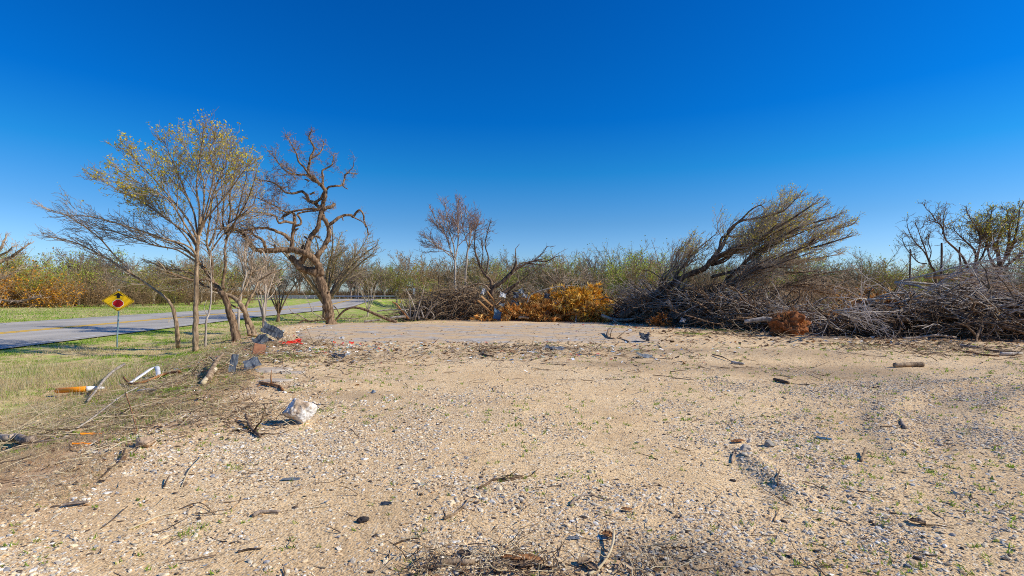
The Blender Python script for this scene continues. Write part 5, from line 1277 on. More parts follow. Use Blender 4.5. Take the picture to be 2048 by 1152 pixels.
p = at(1100, 634, 32.6); spray_heap('cedar_tree', (p[0] - .6, p[1], .22), (3.0, .9, .8), 760, RST, 'low rust-coloured mat of dead cedar boughs before the heap', 'fallen tree', 1.2, 13, L=.34, droop=-.1)
p = at(1185, 632, 31.8); spray_heap('cedar_tree', (p[0], p[1], .25), (.9, .7, .65), 240, RST + CED, 'small rusty cedar bough slumped at the foot of the orange cedar', 'fallen tree', 1.2, 14)
p = at(1206, 618, 34.5); spray_heap('cedar_tree', (p[0], p[1], .6), (.6, .6, .95), 160, [(.22, .2, .06), (.3, .24, .07), (.16, .15, .05)], 'dull olive cedar bough behind the orange cedar', 'fallen tree', 1.2, 15)
p = at(1775, 598, 23.5); spray_heap('cedar_tree', (p[0], p[1], 1.15), (1.9, 1.0, .65), 330, RST + [(.75, .45, .17)], 'russet dead boughs above the pale branch tips', 'fallen tree', 1.0, 16, L=.22, per=9)
p = at(1690, 615, 22.5); spray_heap('cedar_tree', (p[0], p[1], .75), (.9, .6, .4), 110, [(.78, .48, .2), (.66, .36, .12)], 'small apricot spray of dead leaves left of the russet boughs', 'fallen tree', 1.0, 17, L=.2, per=8)
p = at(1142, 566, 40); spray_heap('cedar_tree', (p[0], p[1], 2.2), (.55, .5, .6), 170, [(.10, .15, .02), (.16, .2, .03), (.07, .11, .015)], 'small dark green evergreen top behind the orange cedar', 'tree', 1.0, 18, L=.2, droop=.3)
p = at(1321, 652, 27); spray_heap('cedar_tree', (p[0], p[1], .12), (.5, .35, .42), 90, [(.5, .2, .05), (.62, .28, .08)], 'small rust sprig on the gravel edge before the dark tangle', 'dead branch', .8, 19, L=.22, per=8, droop=0)

def lump(seed, rad, sub=4, a=.25, f=1.6, oct_=4, flat=None, sharp=0.0, cuts=0):
    bm = bmesh.new(); bmesh.ops.create_icosphere(bm, subdivisions=sub, radius=1)
    from mathutils import noise as mn
    o = Vector((seed * 7.1, seed * 3.3, seed * 1.7)); rq = random.Random(seed)
    pl = [(Vector((rq.gauss(0, 1), rq.gauss(0, 1), rq.gauss(0, 1))).normalized(), rq.uniform(.55, .82)) for _ in range(cuts)]
    for v in bm.verts:
        for nn, dd in pl:
            e = v.co.dot(nn) - dd
            if e > 0: v.co -= nn * e * .97
        n = 0; am = a; fr = f
        for _ in range(oct_): n += am * mn.noise(v.co * fr + o); am *= .5; fr *= 2
        if sharp: n -= sharp * abs(mn.noise(v.co * f * .8 + o * 1.3))
        v.co = v.co * (1 + n)
        if flat is not None: v.co.z = max(v.co.z, flat)
        v.co = Vector((v.co.x * rad[0], v.co.y * rad[1], v.co.z * rad[2]))
    V = np.array([v.co for v in bm.verts]); Fq = np.array([[w.index for w in f.verts] for f in bm.faces]); bm.free()
    return V, Fq
M['red_soil'] = m_noise('red_soil', [(.25, (.07, .022, .008)), (.5, (.30, .105, .035)), (.75, (.52, .21, .075))], 5, 1.0, dist=.08, detail=10)
def root_ball():
    c = at(1576, 650, 20.6); g = Z(c[0], c[1]); b = (c[0], c[1], g)
    o = empty('uprooted_stump', b, 'rusty orange earth-caked root ball tipped up in front of the brush', 'root ball')
    V, Fq = lump(3, (.70, .48, .50), 5, .55, 1.7, 6); link('earth', mesh_np('earth', V + np.array([0, 0, .42]), [Fq], M['red_soil'], smooth=True), o)
    T = Tubes(); rnd = random.Random(7)
    for i in range(150):
        q = norm((rnd.gauss(0, 1), rnd.gauss(-.3, .8), rnd.gauss(.35, .8)))
        s = (q[0] * .55, q[1] * .42, .42 + q[2] * .45)
        l = rnd.uniform(.15, .6); pts = wig(s, (q[0] + rnd.gauss(0, .4), q[1], q[2] + rnd.gauss(0, .4)), l, 5, .35, rnd)
        pts = [(x, y, max(z, .01)) for x, y, z in pts]
        if i < 22:
            T1 = Tubes(); T1.add(pts, taper(rnd.uniform(.014, .026), 5, .2), 5); link('root', T1.mesh('root', M['bark_rust']), o)
        else: T.add(pts, taper(rnd.uniform(.006, .014), 5, .2), 4)
    tag(link('rootlets', T.mesh('rootlets', M['bark_rust']), o), kind='stuff')
    T = Tubes(); T.add(crom([(-.3, .2, .55), (-.7, .3, .66), (-1.1, .35, .62), (-1.55, .4, .55)], 3), taper(.11, 9, .7), 9)
    link('trunk', T.mesh('trunk', M['bark_pale']), o)
    n = 380; q = rng.normal(0, 1, (n, 3)); q[:, 2] = np.abs(q[:, 2]); q /= np.linalg.norm(q, axis=1, keepdims=True)
    P = q * np.array([.62, .48, .5]) + np.array([.05, 0, .42])
    V, Fq, C = blades(P, .22, .009, [(.62, .27, .06), (.45, .17, .04), (.7, .36, .1)], .8)
    link('fibres', mesh_np('fibres', V, [Fq], M['leaf'], col=C), o)
root_ball()

# ------------------------------------------------------------------ scrap in the heap
SK = .72
def sheet(name, px, py, d, w, h, mat, label, seed, rot=(1.2, 0, .3), crumple=.25, cat='scrap metal', n=14, corr=0.0, lift=0.0, pos=None, grounded=False, f=2.4):
    from mathutils import noise as mn, Euler
    V = []; o = Vector((seed * 3.7, seed * 1.9, seed))
    for j in range(n + 1):
        for i in range(n + 1):
            u, v = i / n - .5, j / n - .5
            ex = 1 + .25 * mn.noise(Vector((u * 3, v * 3, seed)))
            z = crumple * w * (mn.noise(Vector((u * f, v * f, 0)) + o) + .4 * mn.noise(Vector((u * f * 2.5, v * f * 2.5, 0)) + o)) + corr * math.sin(u * 40)
            V.append((u * w * ex * SK, v * h * ex * SK, z * SK))
    E = Euler(rot).to_matrix(); V = np.array([E @ Vector(v) for v in V])
    p = pos if pos else at(px, py, d)
    if grounded: V[:, 2] -= V[:, 2].min() - .004
    idx = np.arange((n + 1) ** 2).reshape(n + 1, n + 1)
    Fq = np.stack([idx[:-1, :-1], idx[:-1, 1:], idx[1:, 1:], idx[1:, :-1]], -1).reshape(-1, 4)
    return tag(link(name, mesh_np(name, V, [Fq], mat), loc=p), label, cat)
M['white_metal'] = m_noise('white_metal', [(.3, (.24, .24, .25)), (.7, (.62, .62, .61))], 3, .2, rough=.45)
M['dark_metal'] = m_noise('dark_metal', [(.3, (.02, .025, .035)), (.7, (.10, .115, .14))], 3, .2, rough=.45)
M['blue_metal'] = m_noise('blue_metal', [(.3, (.03, .07, .13)), (.7, (.12, .22, .33))], 3, .3, rough=.5)
M['slate_metal'] = m_noise('slate_metal', [(.3, (.09, .105, .12)), (.7, (.27, .29, .31))], 6, .2, rough=.5)
M['plank'] = m_noise('plank', [(.3, (.38, .19, .07)), (.6, (.58, .34, .15)), (.8, (.70, .48, .26))], 4, .3, stretch=(1, 1, .2))
sheet('metal_sheet', 1006, 590, 33.2, .6, .5, M['white_metal'], 'crumpled whitish metal sheet beside the dark hole in the heap', 1, (1.0, .3, .4))
sheet('metal_sheet', 967, 583, 33.4, .32, .55, M['white_metal'], 'small bent pale metal strip above the boards', 2, (1.2, .5, .2), .35)
sheet('metal_sheet', 1042, 582, 33.6, .5, .45, M['slate_metal'], 'grey crumpled flashing on the crest of the heap', 3, (1.1, -.4, .6), .4)
sheet('metal_sheet', 1050, 591, 33.3, .45, .35, M['white_metal'], 'torn white metal scrap below the grey flashing', 4, (.9, .6, .1), .4)
sheet('metal_sheet', 1032, 590, 33.2, .5, .5, M['dark_metal'], 'dark rusted panel standing beside the torn white scrap', 5, (1.3, 0, .2), .2)
sheet('metal_sheet', 1003, 609, 32.8, .55, .4, M['slate_metal'], 'dull grey sheet in the middle of the heap', 6, (.9, .4, .3), .35)
sheet('plastic_tarp', 995, 628, 32.2, .62, .95, M['blue_metal'], 'crumpled blue tarp hanging at the front of the heap', 7, (1.25, .2, .1), .35, 'tarp')
sheet('plastic_bag', 1094, 592, 32.9, .55, .5, M['dark_metal'], 'black plastic bag wedged beside the orange cedar', 8, (1.1, .2, .2), .45, 'bag')
sheet('plastic_bag', 1030, 606, 32.6, .7, .45, M['dark_metal'], 'dark plastic scrap below the black panel', 9, (1.1, .2, .2), .45, 'bag')
sheet('metal_sheet', 1152, 638, 31.2, .14, .75, M['slate_metal'], 'narrow slate strip leaning at the foot of the cedar heap', 10, (1.0, .55, .5), .1)
sheet('metal_sheet', 1366, 640, 25.2, .35, .3, M['white_metal'], 'small crumpled foil scrap in the dark tangle', 11, (1.1, .3, 0), .4)
sheet('plastic_bag', 1316, 658, 24.8, .34, .2, M['white_metal'], 'pale plastic bag before the dark tangle', 12, (.5, .2, 0), .4, 'bag')
def plank(px0, py0, px1, py1, d, w, t, mat, label, dd=0.0, name='wooden_board', cat='board'):
    a, b = Vector(at(px0, py0, d)), Vector(at(px1, py1, d + dd)); L = (b - a).length
    V, Fq = [], []; add_box(V, Fq, (0, 0, 0), (w, t, L))
    me = mesh_np(name, V, [np.array(Fq)], mat); o = link(name, me, loc=(a + b) / 2)
    o.rotation_mode = 'QUATERNION'; o.rotation_quaternion = (b - a).to_track_quat('Z', 'Y')
    m = o.modifiers.new('bevel', 'BEVEL'); m.width = .004; m.segments = 1
    return tag(o, label, cat)
plank(955, 600, 979, 622, 32.4, .30, .06, M['plank'], 'wide orange-brown board slanting down at the heap front', .3)
plank(962, 592, 985, 612, 32.9, .12, .10, M['plank'], 'square timber lying behind the wide board', .3)
plank(974, 582, 991, 605, 33.2, .14, .05, M['plank'], 'upper narrow board slanting beside the pale metal strip', .3)
plank(992, 609, 1001, 600, 32.5, .10, .03, M['plank'], 'short splintered lath before the grey sheet', .2)
# ------------------------------------------------------------------ gravel
def gravel():
    g = np.random.default_rng(5)
    temps = {}
    def temp(sub, k):
        if (sub, k) not in temps:
            V, Fq = lump(k + 1, (1, 1, 1), sub, .5, 1.1, 2); temps[sub, k] = (V, Fq)
        return temps[sub, k]
    VV, FF, CC = [], [], []; base = 0
    COLS = np.array([(.84, .68, .44), (.88, .77, .57), (.74, .55, .33), (.82, .62, .38), (.60, .51, .40), (.42, .40, .38), (.30, .32, .35), (.90, .85, .74), (.60, .40, .22), (.13, .095, .07), (.76, .65, .49)])
    PW = np.array([.20, .19, .14, .16, .05, .03, .02, .11, .05, .05, .08]); PW = PW / PW.sum()
    for (y0, y1, dens, smin, smax, sub) in ((1.8, 4.4, 5200, .0035, .011, 0), (4.4, 8, 2600, .005, .013, 0), (8, 14, 650, .007, .016, 0), (14, 22, 130, .009, .02, 0), (1.7, 3.6, 3600, .0035, .020, 1), (1.7, 3.6, 80, .010, .024, 2), (3.6, 6, 1900, .0045, .022, 1), (3.6, 6, 70, .014, .034, 1), (6, 10, 760, .007, .026, 1), (6, 10, 30, .018, .042, 1), (10, 16, 130, .010, .028, 0), (16, 30, 36, .014, .04, 0)):
        hw = 1.06 * y1 + 1.2
        n = int((y1 - y0) * 2 * hw * dens)
        y = g.uniform(y0, y1, n); x = g.uniform(-hw, hw, n)
        keep = np.abs(x) < 1.06 * y + 1.2; x, y = x[keep], y[keep]
        s = pad_edge(x, y) - x
        cl = fbm(x * .8, y * .8, 61, 3); cl2 = fbm(x * 3, y * 3, 71, 2)
        pr = np.clip((cl - .36) * 3.4, .3 if sub == 0 else .12, 1) * np.clip((cl2 - .2) * 2, .25, 1)
        # stony stripes thrown up by wheels on the right
        rr = np.hypot(x - 12.5, y - 1.0); stripe = sum(np.exp(-((rr - q) / .28) ** 2) for q in (5.6, 6.7, 7.5, 8.5, 9.4, 10.4)) * sm((x - 1.2) / 2)
        pr = pr + .4 * stripe
        pr = pr + .8 * np.exp(-(((x - 1.05) / .5) ** 2 + ((y - 3.1) / .45) ** 2)) + 1.2 * np.exp(-((x - 2.35 - .10 * (y - 5)) / .13) ** 2) * sm((5.6 - y) / .5) * sm((y - 3.8) / .4)
        pr = pr * np.clip(1 - s / .9, .10, 1) * (1 - .3 * slab_mask(x, y))
        pr = pr * np.where((y > 30) & (x < 0), 0, 1)
        k = g.random(len(x)) < pr; x, y = x[k], y[k]; n = len(x)
        z = zg(x, y)
        size = smin + (smax - smin) * g.random(n) ** 3.2
        for t in range(6):
            m = np.arange(n) % 6 == t
            if not m.any(): continue
            if sub == 0:
                V = np.array([(1, 0, 0), (0, 1, 0), (-1, 0, 0), (0, -1, 0), (0, 0, 1.), (0, 0, -1)]) * (1 + .35 * np.sin(np.arange(6) * 2.3 + t))[:, None]
                Fq = np.array([(0, 1, 4), (1, 2, 4), (2, 3, 4), (3, 0, 4), (1, 0, 5), (2, 1, 5), (3, 2, 5), (0, 3, 5)])
            else: V, Fq = temp(sub, t)
            k = int(m.sum()); sz = size[m]
            sc = np.stack([sz * g.uniform(.8, 1.5, k), sz * g.uniform(.6, 1.0, k), sz * g.uniform(.26, .58, k)], 1)
            a = g.uniform(0, 2 * np.pi, k); ca, sa = np.cos(a), np.sin(a)
            P = V[None] * sc[:, None, :]
            tl = g.normal(0, .25, k)[:, None]; P[..., 2] = P[..., 2] + P[..., 0] * tl
            X = P[..., 0] * ca[:, None] - P[..., 1] * sa[:, None] + x[m][:, None]
            Y = P[..., 0] * sa[:, None] + P[..., 1] * ca[:, None] + y[m][:, None]
            Zz = P[..., 2] + (z[m] + sc[:, 2] * g.uniform(.0, .5, k))[:, None]
            VV.append(np.stack([X, Y, Zz], -1).reshape(-1, 3))
            FF.append((base + np.arange(k)[:, None, None] * len(V) + Fq[None]).reshape(-1, 3)); base += k * len(V)
            c = COLS[g.choice(len(COLS), k, p=PW)] * g.uniform(.75, 1.15, (k, 1))
            gy = np.clip((x[m] - 2.2) / 3, 0, 1)[:, None] * .30; c = c * (1 - gy) + gy * np.array([.74, .62, .45]) * g.uniform(.6, 1.2, (k, 1))
            dk = (np.exp(-(((x[m] - 1.05) / .45) ** 2 + ((y[m] - 3.1) / .4) ** 2)) * .45)[:, None]; c = c * (1 - dk)
            CC.append(np.repeat(c, len(V), 0))
    me = mesh_np('gravel', np.concatenate(VV), FF, M['stone'], col=np.concatenate(CC))
    tag(link('gravel', me), 'tan, white and grey limestone gravel strewn over the pad', kind='stuff')
gravel()

# ------------------------------------------------------------------ grass, weeds, litter
GR = np.array([(.24, .40, .035), (.30, .46, .05), (.18, .31, .025), (.38, .50, .07)])
STR = np.array([(.66, .54, .30), (.76, .64, .40), (.54, .43, .22), (.60, .48, .25)])
def grass():
    g = np.random.default_rng(15); Vs, Fs, Cs = [], [], []; base = 0
    def put(x, y, h, w, green, lean=.4):
        nonlocal base
        z = zg(x, y); P = np.stack([x, y, z - .01], 1); n = len(x)
        cg = GR[g.integers(0, 4, n)]; cs = STR[g.integers(0, 4, n)]
        c = np.where((g.random(n) < green)[:, None], cg, cs)
        V, Fq, C = blades(P, h, w, c, lean); Vs.append(V); Fs.append(Fq + base); Cs.append(C); base += len(V)
    # the verge between pad and road
    for (y0, y1, n, h, w) in ((2.5, 9, 34000, .06, .0045), (9, 18, 70000, .07, .007), (18, 34, 80000, .09, .012), (34, 62, 50000, .13, .022)):
        y = g.uniform(y0, y1, n); x0 = road_near(y) + .1; x1 = np.where(y > 30, np.minimum(-4 + 0 * y, -4), pad_edge(0 * y, y) + .3)
        x = x0 + (x1 - x0) * g.random(n); x = np.maximum(x, -1.15 * y - 2)
        x = np.where(x < road_near(y) + .1, x1 - g.random(n) * 3, x)
        gw = grass_w(x, y); pt = fbm(x * .55, y * .55, 81, 4); pk = fbm(x * 2.2, y * 2.2, 83, 2)
        s = x1 - x
        keep = (g.random(n) < gw * np.clip((pk - .38) * 3.2, .04, 1)) | (g.random(n) < .10 * (s < 3))
        x, y, pt = x[keep], y[keep], pt[keep]
        green = np.clip((pt - .50) * 7 + .42, .05, .9)
        # lush strip at the foot of the dirt bank and by the road edge
        green = np.maximum(green, .85 * np.exp(-((x - road_near(y) - .8) / .8) ** 2))
        put(x, y, h * g.uniform(.6, 1.3, len(x)), w, green, .5)
    # matted dead thatch on the near bank
    n = 90000; y = g.uniform(3.5, 17, n); e = pad_edge(0 * y, y); x = e + .5 - np.abs(g.normal(0, 1, n)) * 3.2
    k = (x > -1.12 * y - 1.5) & (x > road_near(y) + .5) & (fbm(x * 1.6, y * 1.6, 311, 3) > .40); x, y = x[k], y[k]
    z = zg(x, y); P = np.stack([x, y, z + .004], 1); cc = np.concatenate([STR, [(.56, .40, .23), (.48, .33, .19), (.72, .58, .38)]])
    V, Fq, C = blades(P, .11, .0016 + .00022 * y, cc, 2.6); V[2::3, 2] = np.maximum(V[2::3, 2], zg(V[2::3, 0], V[2::3, 1]) + .006); Vs.append(V); Fs.append(Fq + base); Cs.append(C); base += len(V)
    # tall straw at the left picture edge
    n = 6000; y = g.uniform(11, 16, n); x = -1.0 * y + g.uniform(-1.5, 3.5, n) ; k = (x > road_near(y) + 1) & (fbm(x * 1.3, y * 1.3, 91, 2) > .42); x, y = x[k], y[k]
    put(x, y, .26, .005, .15, .4)
    # ragged tufts beyond the road
    n = 60000; y = g.uniform(16, 85, n); x = road_near(y) - RW - .3 - g.random(n) * np.clip(y * .7, 6, 40); pt = fbm(x * .25, y * .25, 95, 3)
    put(x, y, .16, .022, np.clip((pt - .43) * 5 + .55, .15, .95), .5)
    # small green tufts on the pad edge and in the gravel
    for px, py, r, n in ((365, 698, .5, 900), (340, 715, .8, 1500), (570, 715, .7, 700), (575, 712, .4, 400), (1455, 662, .7, 700), (1385, 668, .6, 500), (385, 1065, .09, 120), (470, 935, .12, 90), (230, 790, .5, 500), (470, 760, .35, 250), (640, 822, .15, 120), (590, 780, .12, 80), (150, 845, .5, 500), (215, 830, .4, 500), (1225, 655, .5, 350), (640, 700, .3, 200), (1700, 690, .8, 250)):
        c = on(px, py); x = c[0] + g.normal(0, r, n) * .6; y = c[1] + g.normal(0, r, n) * .6
        d = max(c[1], 2); put(x, y, .035 + .002 * d, .0018 + .0005 * d, .97, .6)
    for _ in range(260):
        y = g.uniform(5.5, 18); e = float(pad_edge(np.array([0.]), np.array([y]))[0]); x = e - abs(g.normal(0, 1)) * 2.6 + .2
        if x < -1.1 * y - 1 or x < road_near(y) + 1: continue
        n = int(g.integers(30, 160)); r = g.uniform(.06, .3); put(x + g.normal(0, r, n), y + g.normal(0, r * .8, n), .06, .003 + .0003 * y, .95, .6)
    me = mesh_np('grass', np.concatenate(Vs), [np.concatenate(Fs)], M['leaf'], col=np.concatenate(Cs))
    tag(link('grass', me), 'short green and straw-coloured grass on the bank and verges', kind='stuff')
grass()
def weeds():
    g = np.random.default_rng(25); n = 3400
    y = np.exp(g.uniform(math.log(2.2), math.log(17), n)); x = g.uniform(-1.05, 1.1, n) * y
    cl = fbm(x * .7 + .2 * x, y * .7, 101, 3); k = ((cl > .5) | (x > 2.0) & (g.random(n) < .5) | (g.random(n) < .12)) & (pad_edge(x, y) < x - .2); x, y = x[k], y[k]
    per = 5; X = np.repeat(x, per) + g.normal(0, .010, len(x) * per) * (1 + np.repeat(y, per) * .14); Y = np.repeat(y, per) + g.normal(0, .010, len(x) * per) * (1 + np.repeat(y, per) * .14)
    P = np.stack([X, Y, zg(X, Y)], 1)
    V, Fq, C = blades(P, (.028 + .0024 * Y), .0034 + .0008 * Y, np.array([(.28, .40, .05), (.38, .48, .08), (.20, .30, .04), (.46, .48, .13)]), .9)
    tag(link('weeds', mesh_np('weeds', V, [Fq], M['leaf'], col=C)), 'tiny green seedlings sprouting through the gravel', kind='stuff')
weeds()
def twigs():
    """loose sticks and straw, densest on the bank"""
    rnd = random.Random(55); D, S, B = Tubes(), Tubes(), Tubes()
    def scatter(n, fx, r, L, sets, lift=.02, curl=.25, dirn=None):
        for _ in range(n):
            x, y = fx(); z = Z(x, y); a = rnd.uniform(0, math.pi * 2); d = (math.cos(a), math.sin(a), rnd.gauss(.02, .06))
            if dirn and rnd.random() < .6: d = (dirn[0] + rnd.gauss(0, .2), dirn[1] + rnd.gauss(0, .3), rnd.gauss(.05, .12))
            l = rnd.uniform(*L); rr = rnd.uniform(*r)
            pts = wig((x, y, z + rr + rnd.random() * lift), d, l, 4, curl, rnd)
            pts = [(p[0], p[1], max(p[2], Z(p[0], p[1]) + rr * .5)) for p in pts]
            rnd.choice(sets).add(pts, taper(rr, 4, .4), 4)
    def bank():
        while True:
            y = rnd.uniform(4.2, 17); e = float(np.interp(y, [5, 8, 15, 20], [-4.0, -4.6, -7.6, -9.6])); x = e - abs(rnd.gauss(0, 1.0)) * 2.0 + .3
            if x > -1.1 * y - 1.5: return x, y
    scatter(520, bank, (.003, .008), (.12, .6), [D, S, S, B, B], .07, .22, (.8, .5))
    scatter(150, lambda: (lambda c: (c[0] + rnd.gauss(0, .8), c[1] + rnd.gauss(0, 1.0)))((-6.3, 7.6)), (.0025, .006), (.3, .9), [S, S, D, B], .12, .15, (.75, .65))
    scatter(120, lambda: (lambda c: (c[0] + rnd.gauss(0, .9), c[1] + rnd.gauss(0, 1.0)))((-7.6, 9.0)), (.0025, .006), (.3, .9), [S, S, S, B], .12, .15, (.75, .5))
    def pad():
        y = math.exp(rnd.uniform(math.log(2.2), math.log(28))); return rnd.uniform(-.85, 1.0) * y, y
    scatter(650, lambda: (lambda q: q if q[0] > float(np.interp(q[1], [5, 8, 15, 24], [-4, -4.6, -7.6, -11])) else (abs(q[0]), q[1]))(pad()), (.002, .006), (.06, .3), [D, B, B, S], .01, .2)
    def band(): return rnd.uniform(-8.5, 7), rnd.choice([rnd.gauss(13.3, 1.3), rnd.gauss(16, 1.6), rnd.gauss(11, 1.5), rnd.gauss(23.5, 2.5)])
    scatter(600, band, (.004, .010), (.1, .5), [D, D, B, S], .03, .2)
    def clump(px, py, r):
        c = on(px, py); return lambda: (c[0] + rnd.gauss(0, r), c[1] + rnd.gauss(0, r))
    for px, py, r, n in ((1030, 1135, .16, 200), (870, 1140, .12, 90), (1285, 1130, .14, 60), (480, 830, .4, 130), (430, 820, .5, 80), (520, 850, .25, 70), (660, 720, .9, 160), (990, 703, .7, 90), (1110, 700, .9, 90), (430, 745, .7, 90), (560, 690, .8, 200), (500, 720, .5, 120), (1480, 670, 1.2, 120), (1950, 700, 1.6, 260), (1800, 700, 1.4, 160)):
        d = on(px, py)[1]; scatter(n, clump(px, py, r), (.0012 + .0003 * d, .003 + .0005 * d), (.05 + .02 * d, .14 + .04 * d), [S, D, B, S] if py > 1000 else [D, B, S], .02 + .002 * d, .3)
    # standing dry weed stalks on the bank
    for _ in range(160):
        x, y = bank(); y = max(y, 7); x -= rnd.uniform(.5, 3.5); z = Z(x, y)
        if x < -1.1 * y - 1: continue
        S.add(wig((x, y, z), (rnd.gauss(0, .35), rnd.gauss(0, .35), 1), rnd.uniform(.2, .65), 4, .14, rnd), taper(.0045, 4), 3)
    for T, m, l in ((D, 'bark_dark', 'dark dead twigs littering the bank and pad'), (S, 'twig_straw', 'pale straw and stalks matted on the bank'), (B, 'bark_tan', 'brown sticks and bark slivers on the ground')):
        tag(link('twigs', T.mesh('twigs', M[m])), l, kind='stuff')
M['twig_straw'] = m_noise('twig_straw', [(.3, (.42, .32, .18)), (.7, (.72, .60, .40))], 3, 0)
twigs()
def litter():
    g = np.random.default_rng(35); Vs, Fs, Cs = [], [], []; base = 0
    BR = [(.22, .12, .06), (.34, .2, .1), (.12, .07, .04), (.45, .29, .16), (.55, .4, .25), (.08, .055, .04)]
    TR = BR + [(.75, .75, .73), (.45, .55, .65), (.12, .18, .28), (.6, .12, .1), (.5, .48, .46), (.3, .42, .4), (.8, .78, .7)]
    def put(cx, cy, sx, sy, n, size, cols):
        nonlocal base
        x = cx + g.normal(0, sx, n); y = cy + g.normal(0, sy, n); k = y > 1.8; x, y = x[k], y[k]; n = len(x); z = zg(x, y)
        a = g.uniform(0, 6.28, n); l = size * g.uniform(.4, 1.6, n); w = l * g.uniform(.2, .8, n); t1 = g.normal(0, .3, n); t2 = g.normal(0, .4, n)
        c, s = np.cos(a), np.sin(a); Q = []
        for u, v in ((-1, -.8), (1, -1), (.8, 1), (-.9, .7)):
            Q.append(np.stack([x + (u * l * c - v * w * s) / 2, y + (u * l * s + v * w * c) / 2, z + np.maximum(.004, .012 + size * .12 + u * l * t1 / 2 + v * w * t2 / 2)], -1))
        V = np.stack(Q, 1).reshape(-1, 3); cl = np.array(cols); C = cl[g.integers(0, len(cl), n)] * g.uniform(.7, 1.25, (n, 1))
        Vs.append(V); Fs.append(base + np.arange(n * 4).reshape(n, 4)); Cs.append(np.repeat(C, 4, 0)); base += n * 4
    put(-6.2, 13.5, 1.6, 1.6, 900, .07, TR); put(-5, 16, 2.2, 1.4, 700, .08, TR); put(-2, 15, 3.5, 1.5, 700, .08, BR + TR[-3:]); put(-9.5, 24, 1.2, 3, 500, .09, TR)
    put(1.5, 14, 2.5, 1.4, 400, .08, TR); put(3.5, 18.5, 2, 1.6, 350, .09, TR); put(-1, 20, 4, 2.5, 350, .09, BR); put(5, 27, 2.5, 2, 300, .12, TR)
    put(-5.5, 8.5, 1.2, 1.6, 700, .05, BR); put(-4.3, 6.2, .8, 1, 500, .035, BR); put(13, 17.5, 3, 1.2, 600, .12, BR + [(.7, .6, .48)])
    put(.1, 2.95, .22, .06, 90, .03, BR[:5]); put(-.4, 2.95, .12, .06, 40, .025, BR[:5]); put(.75, 3.0, .15, .07, 40, .03, BR[2:5])
    put(-3, 22, 4, 3.5, 700, .07, TR); put(2, 24, 3, 3, 500, .07, BR + TR[-4:]); put(0, 8, 6, 4, 500, .025, BR + [(.3, .33, .36)]); put(9, 22, 3, 2, 500, .12, BR)
    tag(link('litter', mesh_np('litter', np.concatenate(Vs), [np.concatenate(Fs)], M['soup'], col=np.concatenate(Cs))), 'bark chips and small coloured demolition scraps strewn on the ground', kind='stuff')
litter()

# ------------------------------------------------------------------ single things on the ground
def boulder():
    c = on(600, 846); V, Fq = lump(14, (.19, .165, .18), 5, .20, 1.4, 6, sharp=.10, cuts=6)
    V = V + np.array([0, 0, -V[:, 2].min() - .03])
    m, t, b = nt('limestone'); n = noise(t, 3.4, 9, .62); n2 = noise(t, 26, 8, .75)
    r = ramp(t, n.outputs['Fac'], [(.36, (.46, .31, .19)), (.43, (.64, .50, .36)), (.48, (.84, .79, .72)), (.64, (.90, .88, .85))])
    r2 = ramp(t, n2.outputs['Fac'], [(.3, (.6, .58, .56)), (.6, (1, 1, 1))])
    t.links.new(mixc(t, 1, r.outputs['Color'], r2.outputs['Color'], 'MULTIPLY'), b.inputs['Base Color']); bump(t, b, n2.outputs['Fac'], .7, .02)
    o = tag(link('boulder', mesh_np('boulder', V, [Fq], m, smooth=False), loc=c), 'white and tan limestone boulder alone on the gravel', 'boulder'); o.rotation_euler = (0, 0, .5)
boulder()
M['orange_plastic'] = m_noise('orange_plastic', [(.25, (.16, .05, .01)), (.29, (.95, .30, .012)), (.7, (1.0, .38, .02))], 7, .1, rough=.4, stretch=(.3, 1, 1))
M['red_plastic'] = m_noise('red_plastic', [(.3, (.55, .02, .01)), (.7, (.85, .05, .03))], 5, .1, rough=.4)
def delineator():
    a, b_, e = on(112, 793), on(172, 789), on(208, 782)
    o = empty('traffic_post', a, 'knocked-over orange and white tubular marker post lying on the bank', 'traffic post')
    def rel(p, h): return (p[0] - a[0], p[1] - a[1], p[2] - a[2] + h)
    r = .058; P0, P1, P2 = Vector(rel(a, .13)), Vector(rel(b_, .12)), Vector(rel(e, .10))
    T = Tubes(); d = (P1 - P0); T.add([tuple(P0), tuple(P0 + d * .02), tuple(P0 + d * .06), tuple(P0 + d * .5), tuple(P1)], [r * .35, r * .8, r, r * 1.02, r], 16)
    link('orange_tube', T.mesh('orange_tube', M['orange_plastic']), o)
    T = Tubes(); T.add(crom([tuple(P1), tuple(P1 + (P2 - P1) * .35), tuple(P1 + (P2 - P1) * .7 + Vector((0, 0, -.02))), tuple(P2 + Vector((0, 0, -.03)))], 3), taper(r * .985, 9, .45), 16)
    link('white_tube', T.mesh('white_tube', M['white_paint']), o)
delineator()
def bent_strip():
    P = [on(262, 770), on(285, 760), on(305, 752), on(314, 750), on(317, 757)]; b = P[0]; V = []
    H = [.03, .10, .17, .15, .02]
    Q = crom([(p[0], p[1], p[2] + h) for p, h in zip(P, H)], 5)
    for i, q in enumerate(Q):
        for w in (-.055, .055): V.append((q[0] - b[0] + w * .35, q[1] - b[1] + w, q[2] - b[2] + .03 * math.cos(w)))
    n = len(Q); Fq = np.array([(2 * i, 2 * i + 1, 2 * i + 3, 2 * i + 2) for i in range(n - 1)])
    o = tag(link('plastic_strip', mesh_np('plastic_strip', V, [Fq], M['white_paint'], smooth=True), loc=b), 'white bent plastic strip curling up behind the knocked-over marker post', 'plastic strip')
    m = o.modifiers.new('thick', 'SOLIDIFY'); m.thickness = .012
bent_strip()
